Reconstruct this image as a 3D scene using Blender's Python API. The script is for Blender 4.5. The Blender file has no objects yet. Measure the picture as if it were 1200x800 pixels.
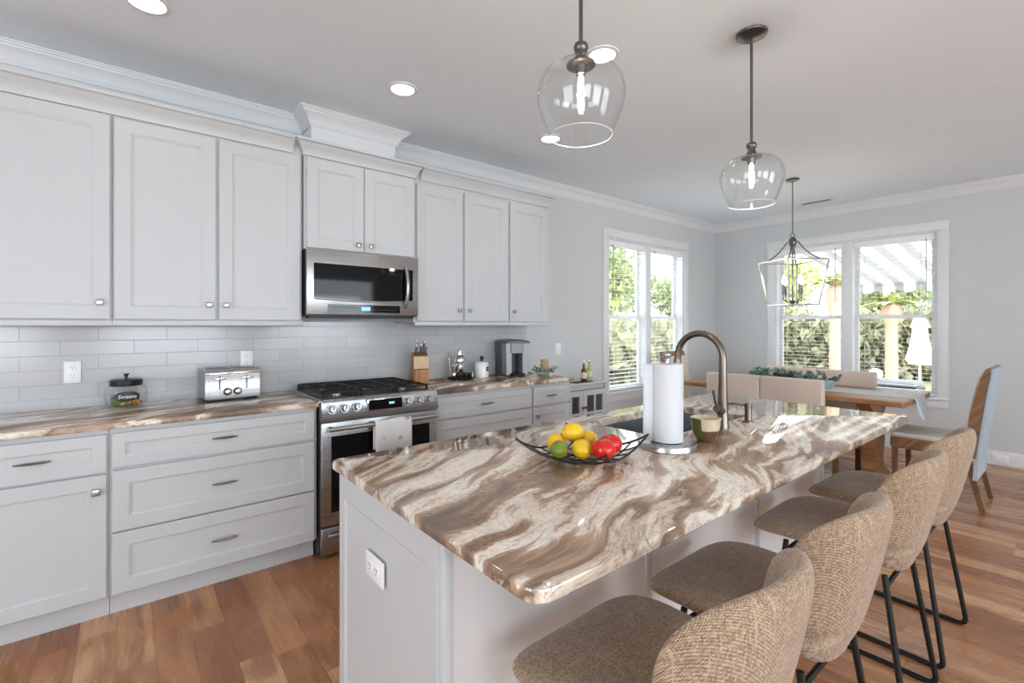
import bpy, bmesh, math, random
from mathutils import Vector, Matrix, Euler
PI = math.pi
S = bpy.context.scene
COL = S.collection
random.seed(7)

# ------------------------------------------------------------------ camera, world, light, exposure
cam_d = bpy.data.cameras.new('camera'); cam = bpy.data.objects.new('camera', cam_d); COL.objects.link(cam)
cam_d.sensor_width = 36; cam_d.sensor_fit = 'HORIZONTAL'
cam_d.lens = 557.9 / 1200 * 36
cam_d.shift_y = -(400 - 380.9) / 1200
cam_d.clip_start = 0.03; cam_d.clip_end = 300
cam.location = (-0.8639, -3.471, 1.3532)
cam.rotation_euler = (PI / 2, 0, 0.8892 - PI / 2)
S.camera = cam
S.view_settings.view_transform = 'Standard'
S.view_settings.look = 'None'
S.view_settings.gamma = 1
S.view_settings.use_curve_mapping = False
S.view_settings.exposure = 0.0
cy = S.cycles
cy.max_bounces = 10; cy.diffuse_bounces = 5; cy.glossy_bounces = 5; cy.transmission_bounces = 8; cy.transparent_max_bounces = 24
cy.caustics_reflective = False; cy.caustics_refractive = False
cy.sample_clamp_indirect = 6.0
cy.use_denoising = True

W = bpy.data.worlds.new('sky'); S.world = W; W.use_nodes = True
bg = W.node_tree.nodes['Background']
bg.inputs[0].default_value = (0.82, 0.915, 1.0, 1); bg.inputs[1].default_value = 6.2

def lamp(name, kind, loc, rot, energy, size=None, size_y=None, color=(1, 1, 1), **kw):
    d = bpy.data.lights.new(name, kind); o = bpy.data.objects.new(name, d); COL.objects.link(o)
    o.location = loc; o.rotation_euler = rot; d.energy = energy; d.color = color
    if kind == 'AREA':
        d.shape = 'RECTANGLE' if size_y else 'DISK'
        d.size = size
        if size_y: d.size_y = size_y
    for k, v in kw.items(): setattr(d, k, v)
    return o
lamp('sun', 'SUN', (0, 0, 20), Vector((0.55, 0.35, -0.75)).to_track_quat('-Z', 'Y').to_euler(), 3.5, color=(1, 0.95, 0.86), angle=0.02)
# added fill lamps in unseen window openings (built below), tilted up at the ceiling
REAR_W = 60
for k in (-3.0, -0.2, 2.6):
    lamp('rear_window_fill', 'AREA', (k, -8.05, 1.45), (PI / 2 + 0.8, 0, 0), REAR_W, 1.9, 1.7, (0.80, 0.905, 1.0))
lamp('side_window_fill', 'AREA', (-5.05, -3.4, 1.45), (PI / 2 + 0.8, 0, -PI / 2), 34, 2.3, 1.7, (0.80, 0.905, 1.0))  # fill lamp added in the unseen side opening, also tilted up
CAN_W = 0.6

# ------------------------------------------------------------------ helpers
def srgb(r, g, b):
    f = lambda c: (c / 255 / 12.92) if c / 255 <= 0.04045 else ((c / 255 + 0.055) / 1.055) ** 2.4
    return (f(r), f(g), f(b), 1)

class MB:
    """collects shapes into one bmesh"""
    def __init__(s): s.bm = bmesh.new()
    def box(s, x0, x1, y0, y1, z0, z1, b=0.0, seg=2):
        t = bmesh.new()
        m = Matrix.Translation(((x0 + x1) / 2, (y0 + y1) / 2, (z0 + z1) / 2)) @ Matrix.Diagonal((abs(x1 - x0), abs(y1 - y0), abs(z1 - z0), 1))
        bmesh.ops.create_cube(t, size=1, matrix=m)
        if b > 0: bmesh.ops.bevel(t, geom=t.edges[:], offset=b, segments=seg, affect='EDGES', profile=0.5)
        s.join(t); return s
    def join(s, t, M=None):
        if M is not None: bmesh.ops.transform(t, matrix=M, verts=t.verts[:])
        me = bpy.data.meshes.new('tmp'); t.to_mesh(me); t.free()
        s.bm.from_mesh(me); bpy.data.meshes.remove(me)
    def loops(s, L, cap0=True, cap1=True, closed=False):
        bm = s.bm; V = [[bm.verts.new(p) for p in l] for l in L]; n = len(V[0])
        R = range(len(V) if closed else len(V) - 1)
        for i in R:
            a, b = V[i], V[(i + 1) % len(V)]
            for k in range(n):
                try: bm.faces.new((a[k], a[(k + 1) % n], b[(k + 1) % n], b[k]))
                except ValueError: pass
        if not closed:
            if cap0: bm.faces.new(V[0][::-1])
            if cap1: bm.faces.new(V[-1])
        return s
    def strip(s, L):
        """open rows bridged into a sheet"""
        bm = s.bm; V = [[bm.verts.new(p) for p in l] for l in L]
        for a, b in zip(V, V[1:]):
            for k in range(len(a) - 1): bm.faces.new((a[k], a[k + 1], b[k + 1], b[k]))
        return s
    def tube(s, pts, r, seg=10, closed=False):
        P = [Vector(p) for p in pts]; n = len(P)
        rr = r if isinstance(r, (list, tuple)) else [r] * n
        T = []
        for i in range(n):
            a = P[(i - 1) % n] if (closed or i > 0) else P[i]
            b = P[(i + 1) % n] if (closed or i < n - 1) else P[i]
            T.append((b - a).normalized())
        u = T[0].orthogonal().normalized(); L = []
        for i in range(n):
            if i > 0:
                q = T[i - 1].rotation_difference(T[i]); u = q @ u
            u = (u - T[i] * u.dot(T[i])).normalized(); v = T[i].cross(u)
            L.append([P[i] + (u * math.cos(2 * PI * k / seg) + v * math.sin(2 * PI * k / seg)) * rr[i] for k in range(seg)])
        return s.loops(L, closed=closed)
    def cyl(s, p0, p1, r0, r1=None, seg=24):
        return s.tube([p0, p1], [r0, r0 if r1 is None else r1], seg)
    def lathe(s, prof, c=(0, 0, 0), seg=32, closed=False, sx=1, sy=1):
        L = [[(c[0] + sx * r * math.cos(2 * PI * k / seg), c[1] + sy * r * math.sin(2 * PI * k / seg), c[2] + z) for k in range(seg)] for r, z in prof]
        return s.loops(L, closed=closed)
    def ball(s, c, r, useg=20, vseg=12, M=None):
        r = r if isinstance(r, (tuple, list)) else (r, r, r)
        t = bmesh.new(); bmesh.ops.create_uvsphere(t, u_segments=useg, v_segments=vseg, radius=1)
        m = Matrix.Translation(c) @ (M or Matrix()) @ Matrix.Diagonal((*r, 1))
        s.join(t, m); return s
    def prism(s, poly, axis, a, b):
        mk = {'X': lambda p, q: (q, p[0], p[1]), 'Y': lambda p, q: (p[0], q, p[1]), 'Z': lambda p, q: (p[0], p[1], q)}[axis]
        return s.loops([[mk(p, a) for p in poly], [mk(p, b) for p in poly]])
    def bevel(s, off, seg=2, ang=0.6):
        e = [x for x in s.bm.edges if len(x.link_faces) == 2 and x.calc_face_angle(0) > ang]
        bmesh.ops.bevel(s.bm, geom=e, offset=off, segments=seg, affect='EDGES', profile=0.5); return s
    def move(s, M): bmesh.ops.transform(s.bm, matrix=M, verts=s.bm.verts[:]); return s
    def build(s, name, mat, parent=None, world=False, smooth=35, thick=0):
        if parent is not None and world:
            o = Vector((0, 0, 0)); p = parent
            while p is not None: o += p.location; p = p.parent
            bmesh.ops.translate(s.bm, vec=-o, verts=s.bm.verts[:])
        bmesh.ops.recalc_face_normals(s.bm, faces=s.bm.faces[:])
        me = bpy.data.meshes.new(name); s.bm.to_mesh(me); s.bm.free()
        if smooth:
            for p in me.polygons: p.use_smooth = True
            me.set_sharp_from_angle(angle=math.radians(smooth))
        for m in (mat if isinstance(mat, (list, tuple)) else [mat]): me.materials.append(m)
        ob = bpy.data.objects.new(name, me); COL.objects.link(ob)
        if parent is not None: ob.parent = parent
        if thick:
            md = ob.modifiers.new('solid', 'SOLIDIFY'); md.thickness = thick; md.offset = 0
        return ob

def tag(o, label, cat, group=None, kind=None):
    if label: o['label'] = label
    if cat: o['category'] = cat
    if group: o['group'] = group
    if kind: o['kind'] = kind
    return o
def thing(name, label, cat, loc=(0, 0, 0), rz=0, group=None):
    o = bpy.data.objects.new(name, None); COL.objects.link(o); o.empty_display_size = 0.1
    o.location = loc; o.rotation_euler = (0, 0, rz)
    return tag(o, label, cat, group)
def struct(name, loc=(0, 0, 0)):
    o = bpy.data.objects.new(name, None); COL.objects.link(o); o.location = loc; o['kind'] = 'structure'; return o
def dup(root, loc, rz=0, label=None, group=None):
    r = root.copy(); COL.objects.link(r); r.location = loc; r.rotation_euler = (0, 0, rz)
    if label: r['label'] = label
    if group: r['group'] = group
    def rec(src, dst):
        for ch in list(src.children):
            c = ch.copy(); COL.objects.link(c); c.parent = dst; rec(ch, c)
    rec(root, r); return r
def text(body, size, mat, parent, loc, rot, name='lettering', shear=0.0, extrude=0.0006, sx=1.0):
    cu = bpy.data.curves.new(name, 'FONT'); cu.body = body; cu.size = size; cu.extrude = extrude
    cu.align_x = 'CENTER'; cu.align_y = 'CENTER'; cu.shear = shear
    o = bpy.data.objects.new(name, cu); COL.objects.link(o); cu.materials.append(mat)
    dg_ = bpy.context.evaluated_depsgraph_get(); me = bpy.data.meshes.new_from_object(o.evaluated_get(dg_)); bpy.data.objects.remove(o)
    o = bpy.data.objects.new(name, me); COL.objects.link(o)
    o.parent = parent; o.location = loc; o.rotation_euler = rot; o.scale = (sx, 1, 1); return o

# ------------------------------------------------------------------ materials
class NT:
    def __init__(s, name):
        s.m = bpy.data.materials.new(name); s.m.use_nodes = True; s.t = s.m.node_tree; s.n = s.t.nodes; s.b = s.n['Principled BSDF']
    def node(s, t, **kw):
        x = s.n.new(t)
        for k, v in kw.items(): setattr(x, k, v)
        return x
    def put(s, sock, v):
        if isinstance(v, bpy.types.NodeSocket): s.t.links.new(v, sock)
        elif v is not None:
            sock.default_value = v
    def math(s, op, a, b=None, c=None, clamp=False):
        x = s.node('ShaderNodeMath', operation=op, use_clamp=clamp); s.put(x.inputs[0], a); s.put(x.inputs[1], b)
        if c is not None: s.put(x.inputs[2], c)
        return x.outputs[0]
    def vmath(s, op, a, b):
        x = s.node('ShaderNodeVectorMath', operation=op); s.put(x.inputs[0], a); s.put(x.inputs[1], b); return x.outputs[0]
    def coord(s, which='Object'): return s.node('ShaderNodeTexCoord').outputs[which]
    def mapping(s, v, scale=(1, 1, 1), rot=(0, 0, 0), loc=(0, 0, 0)):
        x = s.node('ShaderNodeMapping'); s.put(x.inputs[0], v); x.inputs['Scale'].default_value = scale; x.inputs['Rotation'].default_value = rot; x.inputs['Location'].default_value = loc; return x.outputs[0]
    def noise(s, v, scale=5, detail=4, rough=0.5, dist=0.0, out=0):
        x = s.node('ShaderNodeTexNoise'); s.put(x.inputs['Vector'], v); x.inputs['Scale'].default_value = scale; x.inputs['Detail'].default_value = detail
        x.inputs['Roughness'].default_value = rough; x.inputs['Distortion'].default_value = dist; return x.outputs[out]
    def ramp(s, f, stops, interp='LINEAR'):
        x = s.node('ShaderNodeValToRGB'); x.color_ramp.interpolation = interp; s.put(x.inputs[0], f)
        e = x.color_ramp.elements
        while len(e) < len(stops): e.new(0.5)
        for k, (p, c) in enumerate(stops): e[k].position = p; e[k].color = c
        return x.outputs[0]
    def mix(s, f, a, b, blend='MIX'):
        x = s.node('ShaderNodeMix', data_type='RGBA', blend_type=blend); s.put(x.inputs[0], f); s.put(x.inputs[6], a); s.put(x.inputs[7], b); return x.outputs[2]
    def sep(s, v):
        x = s.node('ShaderNodeSeparateXYZ'); s.put(x.inputs[0], v); return x.outputs
    def comb(s, x=0.0, y=0.0, z=0.0):
        n = s.node('ShaderNodeCombineXYZ'); s.put(n.inputs[0], x); s.put(n.inputs[1], y); s.put(n.inputs[2], z); return n.outputs[0]
    def white(s, v, out='Value'):
        x = s.node('ShaderNodeTexWhiteNoise', noise_dimensions='3D'); s.put(x.inputs['Vector'], v); return x.outputs[out]
    def set(s, color=None, rough=None, metal=None, spec=None, **kw):
        if color is not None: s.put(s.b.inputs['Base Color'], color)
        if rough is not None: s.put(s.b.inputs['Roughness'], rough)
        if metal is not None: s.put(s.b.inputs['Metallic'], metal)
        if spec is not None: s.put(s.b.inputs['Specular IOR Level'], spec)
        for k, v in kw.items(): s.put(s.b.inputs[k.replace('_', ' ')], v)
        return s
    def bump(s, h, strength=0.3, dist=0.002):
        x = s.node('ShaderNodeBump'); x.inputs['Strength'].default_value = strength; x.inputs['Distance'].default_value = dist; s.put(x.inputs['Height'], h)
        s.put(s.b.inputs['Normal'], x.outputs[0]); return s

def plain(name, c, rough=0.5, metal=0.0, spec=0.5, var=0.04, vs=6.0, **kw):
    t = NT(name); n = t.noise(t.coord(), vs, 3, 0.55)
    lo = tuple(x * (1 - var) for x in c[:3]) + (1,); hi = tuple(min(1, x * (1 + var)) for x in c[:3]) + (1,)
    t.set(t.ramp(n, [(0.3, lo), (0.7, hi)]), rough, metal, spec, **kw); return t.m
def glow(name, c, strength):
    t = NT(name); t.set(c, 0.5); t.put(t.b.inputs['Emission Color'], c); t.b.inputs['Emission Strength'].default_value = strength; return t.m
def thin_glass(name, tint=(1, 1, 1, 1), ior=1.45, gain=1.0):
    t = NT(name); n = t.n; n.remove(t.b)
    tr = t.node('ShaderNodeBsdfTransparent'); tr.inputs[0].default_value = tint
    gl = t.node('ShaderNodeBsdfGlossy'); gl.inputs['Roughness'].default_value = 0.02
    lw = t.node('ShaderNodeLayerWeight'); lw.inputs[0].default_value = 0.5
    f = t.math('MULTIPLY', t.math('MULTIPLY_ADD', t.math('POWER', lw.outputs['Facing'], 4.0), 0.75, (ior - 1) ** 2 / (ior + 1) ** 2), gain, clamp=True)
    mx = t.node('ShaderNodeMixShader'); t.put(mx.inputs[0], f); t.put(mx.inputs[1], tr.outputs[0]); t.put(mx.inputs[2], gl.outputs[0])
    t.put(n['Material Output'].inputs[0], mx.outputs[0]); return t.m
def leafy(name, c0, c1, trans=0.35):
    t = NT(name); r = t.white(t.vmath('SNAP', t.coord(), (0.12, 0.12, 0.12)))
    col = t.ramp(r, [(0, c0), (1, c1)])
    t.set(col, 0.6, 0, 0.3)
    tl = t.node('ShaderNodeBsdfTranslucent'); t.put(tl.inputs[0], col)
    mx = t.node('ShaderNodeMixShader'); mx.inputs[0].default_value = trans; t.put(mx.inputs[1], t.b.outputs[0]); t.put(mx.inputs[2], tl.outputs[0])
    t.put(t.n['Material Output'].inputs[0], mx.outputs[0]); return t.m

M = {}
M['wall'] = plain('wall_paint', srgb(202, 203, 203), 0.7, var=0.01)
M['ceiling'] = plain('ceiling_paint', srgb(234, 242, 248), 0.8, var=0.01)
M['trim'] = plain('trim_paint', srgb(222, 222, 223), 0.45, var=0.01)
M['cab'] = plain('cabinet_paint', srgb(197, 198, 199), 0.38, spec=0.4, var=0.008)
M['cabin'] = plain('cabinet_interior', srgb(120, 122, 126), 0.6)
M['nickel'] = plain('brushed_nickel', srgb(168, 165, 160), 0.28, 1.0)
M['chrome'] = plain('polished_chrome', srgb(225, 225, 226), 0.1, 1.0)
M['gun'] = plain('dark_nickel', srgb(112, 108, 104), 0.32, 1.0)
M['bronze'] = plain('warm_bronze_nickel', srgb(122, 111, 100), 0.3, 1.0)
M['black'] = plain('black_metal', srgb(28, 27, 27), 0.42, 0.3)
M['blackgloss'] = plain('black_glass', srgb(10, 10, 12), 0.04, 0, 0.3)
M['rubber'] = plain('black_plastic', srgb(24, 24, 25), 0.4)
M['iron'] = plain('cast_iron', srgb(34, 31, 29), 0.6, 0.2)
M['white'] = plain('white_plastic', srgb(238, 238, 236), 0.35, var=0.01)
M['slat'] = plain('blind_slat', srgb(240, 240, 240), 0.45, var=0.01)
M['glass'] = thin_glass('clear_glass', (0.985, 0.99, 0.99, 1), 1.35, 0.9)
M['shade'] = thin_glass('pendant_glass', (0.985, 0.988, 0.99, 1), 1.5, 0.85)
M['glass_lip'] = plain('polished_glass_lip', srgb(235, 236, 238), 0.05, 0, 1.0)
M['pane'] = thin_glass('window_pane', (0.97, 0.98, 0.98, 1), 1.3, 0.7)
M['ceramic'] = plain('white_ceramic', srgb(232, 232, 230), 0.15)
M['paper'] = plain('white_paper', srgb(212, 213, 216), 0.85, var=0.01)
M['leather'] = plain('beige_leather', srgb(214, 196, 180), 0.45, var=0.03)
M['lens'] = glow('lamp_lens', (1, 0.96, 0.9, 1), 6.0)
M['filament'] = glow('warm_filament', (1, 0.86, 0.66, 1), 30.0)
M['flame'] = glow('warm_bulb', (1, 0.87, 0.7, 1), 14.0)
M['blue'] = glow('display_blue', (0.25, 0.5, 1.0, 1), 0.9)

def steel():
    t = NT('stainless_steel'); c = t.coord(); n = t.noise(t.mapping(c, (2, 60, 900)), 1, 3, 0.5)
    t.set(t.ramp(n, [(0.3, srgb(160, 160, 160)), (0.7, srgb(186, 185, 184))]), t.math('MULTIPLY_ADD', n, 0.12, 0.22), 1.0); return t.m
M['steel'] = steel()

def granite(name='veined_granite', spec=0.25, rough=0.2):
    t = NT(name); c = t.coord()
    v = t.mapping(c, rot=(0, 0, math.radians(-24)))
    big = t.noise(v, 1.25, 3, 0.5, 0, 1)
    w = t.vmath('ADD', v, t.vmath('MULTIPLY', t.vmath('SUBTRACT', big, (0.5, 0.5, 0.5)), (0.55, 0.5, 0.3)))
    med = t.noise(w, 5, 3, 0.5, 0, 1)
    w2 = t.vmath('ADD', w, t.vmath('MULTIPLY', t.vmath('SUBTRACT', med, (0.5, 0.5, 0.5)), (0.05, 0.045, 0.05)))
    med_f = t.noise(v, 3.2, 3, 0.6)
    a = t.noise(t.mapping(w2, (0.75, 4.3, 3)), 1, 3, 0.5)
    b = t.noise(t.mapping(w2, (3.0, 30, 16)), 1, 5, 0.62)
    d = t.noise(w2, 85, 5, 0.65)
    f = t.math('ADD', t.math('MULTIPLY', a, 0.80), t.math('ADD', t.math('MULTIPLY', b, 0.15), t.math('MULTIPLY', d, 0.045)))
    col = t.ramp(f, [(0.35, srgb(100, 84, 70)), (0.42, srgb(132, 108, 90)), (0.455, srgb(172, 140, 114)), (0.474, srgb(226, 210, 192)), (0.508, srgb(242, 233, 222)),
                     (0.52, srgb(192, 164, 140)), (0.545, srgb(160, 130, 106)), (0.567, srgb(116, 98, 84)), (0.585, srgb(196, 176, 156)), (0.63, srgb(234, 222, 208))])
    col = t.mix(1.0, col, t.ramp(d, [(0.36, (0.78, 0.77, 0.75, 1)), (0.52, (1, 1, 1, 1))]), 'MULTIPLY')
    iso = t.math('ABSOLUTE', t.math('SUBTRACT', t.math('FRACT', t.math('MULTIPLY', t.math('ADD', a, t.math('MULTIPLY', b, 0.10)), 11.0)), 0.5))
    col = t.mix(t.math('MULTIPLY', t.ramp(iso, [(0.0, (1, 1, 1, 1)), (0.055, (0, 0, 0, 1))]), t.math('MULTIPLY', t.math('GREATER_THAN', med_f, 0.5), 0.55)), col, srgb(94, 76, 64))
    veil = t.noise(v, 1.9, 3, 0.5)
    warm = t.mix(t.math('MULTIPLY', t.math('SUBTRACT', veil, 0.45, clamp=True), 1.2, clamp=True), col, srgb(190, 160, 136))
    vein = t.ramp(t.math('ABSOLUTE', t.math('SUBTRACT', b, 0.5)), [(0.0, (1, 1, 1, 1)), (0.016, (0, 0, 0, 1))])
    fine = t.mix(t.math('MULTIPLY', vein, 0.45), warm, srgb(98, 80, 68))
    t.set(fine, t.math('MULTIPLY_ADD', d, 0.03, rough), 0, spec); return t.m
M['granite'] = granite()
M['island_granite'] = granite('polished_island_granite', 0.9, 0.025)

def planks():
    t = NT('oak_planks'); x, y, z = t.sep(t.coord())
    row = t.math('FLOOR', t.math('DIVIDE', x, 0.128)); fx = t.math('FRACT', t.math('DIVIDE', x, 0.128))
    ro = t.white(t.comb(row, 3.3, 1.0)); ry = t.math('MULTIPLY_ADD', ro, 7.0, t.math('DIVIDE', y, 1.15))
    pid = t.math('FLOOR', ry); fy = t.math('FRACT', ry)
    r1 = t.white(t.comb(row, pid, 5.0)); r2 = t.white(t.comb(row, pid, 9.0))
    g = t.comb(t.math('MULTIPLY', x, 11.0), t.math('MULTIPLY_ADD', y, 2.2, t.math('MULTIPLY', r2, 40.0)), t.math('MULTIPLY', r1, 30.0))
    grain = t.noise(g, 1.0, 5, 0.6, 0.9); fineg = t.noise(t.mapping(g, (5, 1.6, 1)), 1.2, 4, 0.6)
    base = t.ramp(r1, [(0.0, srgb(146, 92, 56)), (0.35, srgb(178, 122, 80)), (0.7, srgb(196, 144, 100)), (1.0, srgb(210, 162, 120))])
    dark = t.mix(t.ramp(grain, [(0.36, (0.75, 0.75, 0.75, 1)), (0.56, (0, 0, 0, 1))]), base, srgb(128, 78, 48))
    f2 = t.mix(t.math('MULTIPLY', fineg, 0.14), dark, srgb(206, 164, 130))
    e1 = t.math('LESS_THAN', t.math('MINIMUM', fx, t.math('SUBTRACT', 1.0, fx)), 0.010)
    e2 = t.math('LESS_THAN', t.math('MINIMUM', fy, t.math('SUBTRACT', 1.0, fy)), 0.0013)
    e = t.math('MAXIMUM', e1, e2)
    t.set(t.mix(t.math('MULTIPLY', e, 0.7), f2, srgb(100, 66, 46)), t.math('MULTIPLY_ADD', fineg, 0.14, 0.2), 0, 0.5)
    t.bump(t.math('SUBTRACT', t.math('MULTIPLY', grain, 0.4), e), 0.25, 0.0015); return t.m
M['floor'] = planks()

def tiles():
    t = NT('grey_glass_tile'); x, y, z = t.sep(t.coord())
    rz = t.math('DIVIDE', t.math('SUBTRACT', z, 1.345 - 0.0765 * 8), 0.0765); row = t.math('FLOOR', rz); fz = t.math('FRACT', rz)
    off = t.math('MULTIPLY', t.math('MODULO', row, 2.0), 0.5)
    rx = t.math('ADD', t.math('DIVIDE', t.math('ADD', x, 1.285 - 0.1525 + 3.05), 0.305), off); cid = t.math('FLOOR', rx); fx = t.math('FRACT', rx)
    r = t.white(t.comb(row, cid, 2.0))
    col = t.ramp(r, [(0, srgb(184, 184, 184)), (1, srgb(193, 193, 193))])
    st = t.noise(t.mapping(t.coord(), (60, 1, 6)), 1, 3, 0.5)
    col = t.mix(t.math('MULTIPLY', st, 0.12), col, srgb(214, 215, 215))
    ex = t.math('LESS_THAN', t.math('MINIMUM', fx, t.math('SUBTRACT', 1.0, fx)), 0.0045)
    ez = t.math('LESS_THAN', t.math('MINIMUM', fz, t.math('SUBTRACT', 1.0, fz)), 0.016)
    e = t.math('MAXIMUM', ex, ez)
    t.set(t.mix(e, col, srgb(160, 160, 161)), t.math('MULTIPLY_ADD', e, 0.5, 0.16), 0, 0.5)
    t.bump(t.math('SUBTRACT', 1.0, e), 0.35, 0.0015); return t.m
M['tile'] = tiles()

def weave(name, dark, mid, light, pitch=0.0036):
    t = NT(name); x, y, z = t.sep(t.coord())
    k = 2 * PI / pitch
    q = t.math('ADD', y, t.math('MULTIPLY', z, 0.93)); p = pitch / 2
    ix = t.math('FLOOR', t.math('DIVIDE', x, p)); iq = t.math('FLOOR', t.math('DIVIDE', q, p))
    wn = t.white(t.comb(ix, iq, 1.0)); par = t.math('ABSOLUTE', t.math('MODULO', t.math('ADD', ix, iq), 2.0))
    n = t.noise(t.coord(), 70, 3, 0.6)
    h = t.math('ADD', t.math('MULTIPLY', wn, 0.45), t.math('ADD', t.math('MULTIPLY', par, 0.4), t.math('MULTIPLY', n, 0.12)))
    slub = t.noise(t.mapping(t.coord(), (9, 240, 240)), 1, 3, 0.6); slub2 = t.noise(t.mapping(t.coord(), (240, 9, 9)), 1, 3, 0.6)
    sl = t.math('MAXIMUM', slub, slub2)
    col = t.ramp(h, [(0.1, dark), (0.5, mid), (0.9, light)])
    col = t.mix(t.ramp(sl, [(0.58, (0, 0, 0, 1)), (0.68, (0.7, 0.7, 0.7, 1))]), col, light)
    t.set(col, 0.85, 0, 0.25, Sheen_Weight=0.25); t.bump(h, 0.35, 0.0008); return t.m
M['weave'] = weave('woven_tan_fabric', srgb(108, 84, 64), srgb(152, 125, 101), srgb(196, 173, 147), .0056)
M['rush'] = weave('woven_seagrass', srgb(74, 48, 30), srgb(134, 96, 64), srgb(176, 138, 100), 0.014)

def wood(name, c0, c1, scale=(3, 24, 24), rough=0.4):
    t = NT(name); n = t.noise(t.mapping(t.coord(), scale), 1, 5, 0.6, 0.8)
    t.set(t.ramp(n, [(0.3, c0), (0.7, c1)]), rough, 0, 0.4); t.bump(n, 0.08, 0.001); return t.m
M['table'] = wood('table_oak', srgb(132, 88, 54), srgb(176, 126, 84), (24, 3, 24))
M['block'] = wood('block_wood', srgb(150, 96, 56), srgb(190, 136, 88), (24, 24, 5))
M['legwood'] = wood('dark_leg_wood', srgb(96, 66, 44), srgb(132, 94, 66), (24, 24, 4))
M['blockend'] = wood('pale_end_grain', srgb(206, 176, 138), srgb(226, 200, 164), (60, 60, 60))

# ------------------------------------------------------------------ room shell
XF, ZC, XL, YF = 5.717, 2.767, -5.0, -8.0
MB().box(XL - .15, XF + .15, YF - .15, .15, -.12, 0).build('floor', M['floor'])['kind'] = 'structure'
MB().box(XL - .15, XF + .15, YF - .15, .15, ZC, ZC + .15).build('ceiling', M['ceiling'])['kind'] = 'structure'
def wall_open(name, axis, a0, a1, p0, p1, holes):
    """wall along X ('X': p = y range) or along Y ('Y': p = x range) with rectangular holes (lo, hi, z0, z1); one mesh"""
    b = MB(); bm = b.bm
    us = sorted({a0, a1, *[h[0] for h in holes], *[h[1] for h in holes]}); zs = sorted({0.0, ZC, *[h[2] for h in holes], *[h[3] for h in holes]})
    P = (lambda u, p, z: (u, p, z)) if axis == 'X' else (lambda u, p, z: (p, u, z))
    solid = lambda i, k: 0 <= i < len(us) - 1 and 0 <= k < len(zs) - 1 and not any(h[0] <= us[i] and us[i + 1] <= h[1] and h[2] <= zs[k] and zs[k + 1] <= h[3] for h in holes)
    vc = {}
    def V(u, p, z):
        if (u, p, z) not in vc: vc[(u, p, z)] = bm.verts.new(P(u, p, z))
        return vc[(u, p, z)]
    for i in range(len(us) - 1):
        for k in range(len(zs) - 1):
            if not solid(i, k): continue
            u0, u1, z0, z1 = us[i], us[i + 1], zs[k], zs[k + 1]
            for p in (p0, p1): bm.faces.new((V(u0, p, z0), V(u1, p, z0), V(u1, p, z1), V(u0, p, z1)))
            if not solid(i - 1, k): bm.faces.new((V(u0, p0, z0), V(u0, p1, z0), V(u0, p1, z1), V(u0, p0, z1)))
            if not solid(i + 1, k): bm.faces.new((V(u1, p0, z0), V(u1, p1, z0), V(u1, p1, z1), V(u1, p0, z1)))
            if not solid(i, k - 1): bm.faces.new((V(u0, p0, z0), V(u1, p0, z0), V(u1, p1, z0), V(u0, p1, z0)))
            if not solid(i, k + 1): bm.faces.new((V(u0, p0, z1), V(u1, p0, z1), V(u1, p1, z1), V(u0, p1, z1)))
    o = b.build(name, M['wall'], smooth=0); o['kind'] = 'structure'; return o
W1 = (3.335, 4.88, 0.60, 2.345); W2 = (-2.41, -0.81, 0.60, 2.345)
wall_open('wall_back', 'X', XL, XF + .15, 0, .15, [W1])
wall_open('wall_right', 'Y', YF, 0, XF, XF + .15, [W2])
wall_open('wall_front', 'X', XL, XF + .15, YF - .15, YF, [(k - 1, k + 1, 0.55, 2.35) for k in (-3.0, -0.2, 2.6)])
wall_open('wall_left', 'Y', YF, 0, XL - .15, XL, [(-4.6, -2.2, 0.55, 2.35)])

def sweep(b, prof, path, closed=False):
    """profile (out, up) swept along a horizontal polyline; 'out' is to the right of travel; mitred"""
    P = [Vector(p) for p in path]; n = len(P); L = []
    for i in range(n):
        d0 = (P[i] - P[i - 1]).normalized() if i > 0 else (P[1] - P[0]).normalized()
        d1 = (P[i + 1] - P[i]).normalized() if i < n - 1 else d0
        n0 = Vector((d0.y, -d0.x, 0)); n1 = Vector((d1.y, -d1.x, 0))
        m = (n0 + n1).normalized(); m = m / max(0.3, m.dot(n0))
        L.append([P[i] + m * o + Vector((0, 0, z)) for o, z in prof])
    b.loops(L); return b
CROWN = [(0, -.098), (.008, -.098), (.012, -.088), (.016, -.084), (.02, -.074), (.034, -.05), (.052, -.034), (.064, -.026), (.067, -.018), (.075, -.016), (.078, -.008), (.085, -.006), (.085, 0), (0, 0)]
b = MB()
sweep(b, CROWN, [(XL, 0, ZC), (.085, 0, ZC), (.085, -.2, ZC), (.68, -.2, ZC), (.68, 0, ZC), (XF, 0, ZC), (XF, YF, ZC)])
b.build('trim_1', M['trim'])['kind'] = 'structure'
MB().box(.085, .68, -.2, 0, 2.44, ZC - .002).build('wall_chase', M['trim'])['kind'] = 'structure'
BASE = [(0, 0), (.014, 0), (.014, .1), (.011, .118), (.006, .13), (0, .133)]
sweep(MB(), BASE, [(XF, 0, 0), (XF, YF, 0)]).build('baseboard_right', M['trim'])['kind'] = 'structure'
sweep(MB(), BASE, [(2.86, 0, 0), (XF, 0, 0)]).build('baseboard_back', M['trim'])['kind'] = 'structure'
o = MB().box(-1.5, 2.12, -.009, 0, .905, 1.376).build('backsplash', M['tile'], smooth=0); o['kind'] = 'structure'

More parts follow.
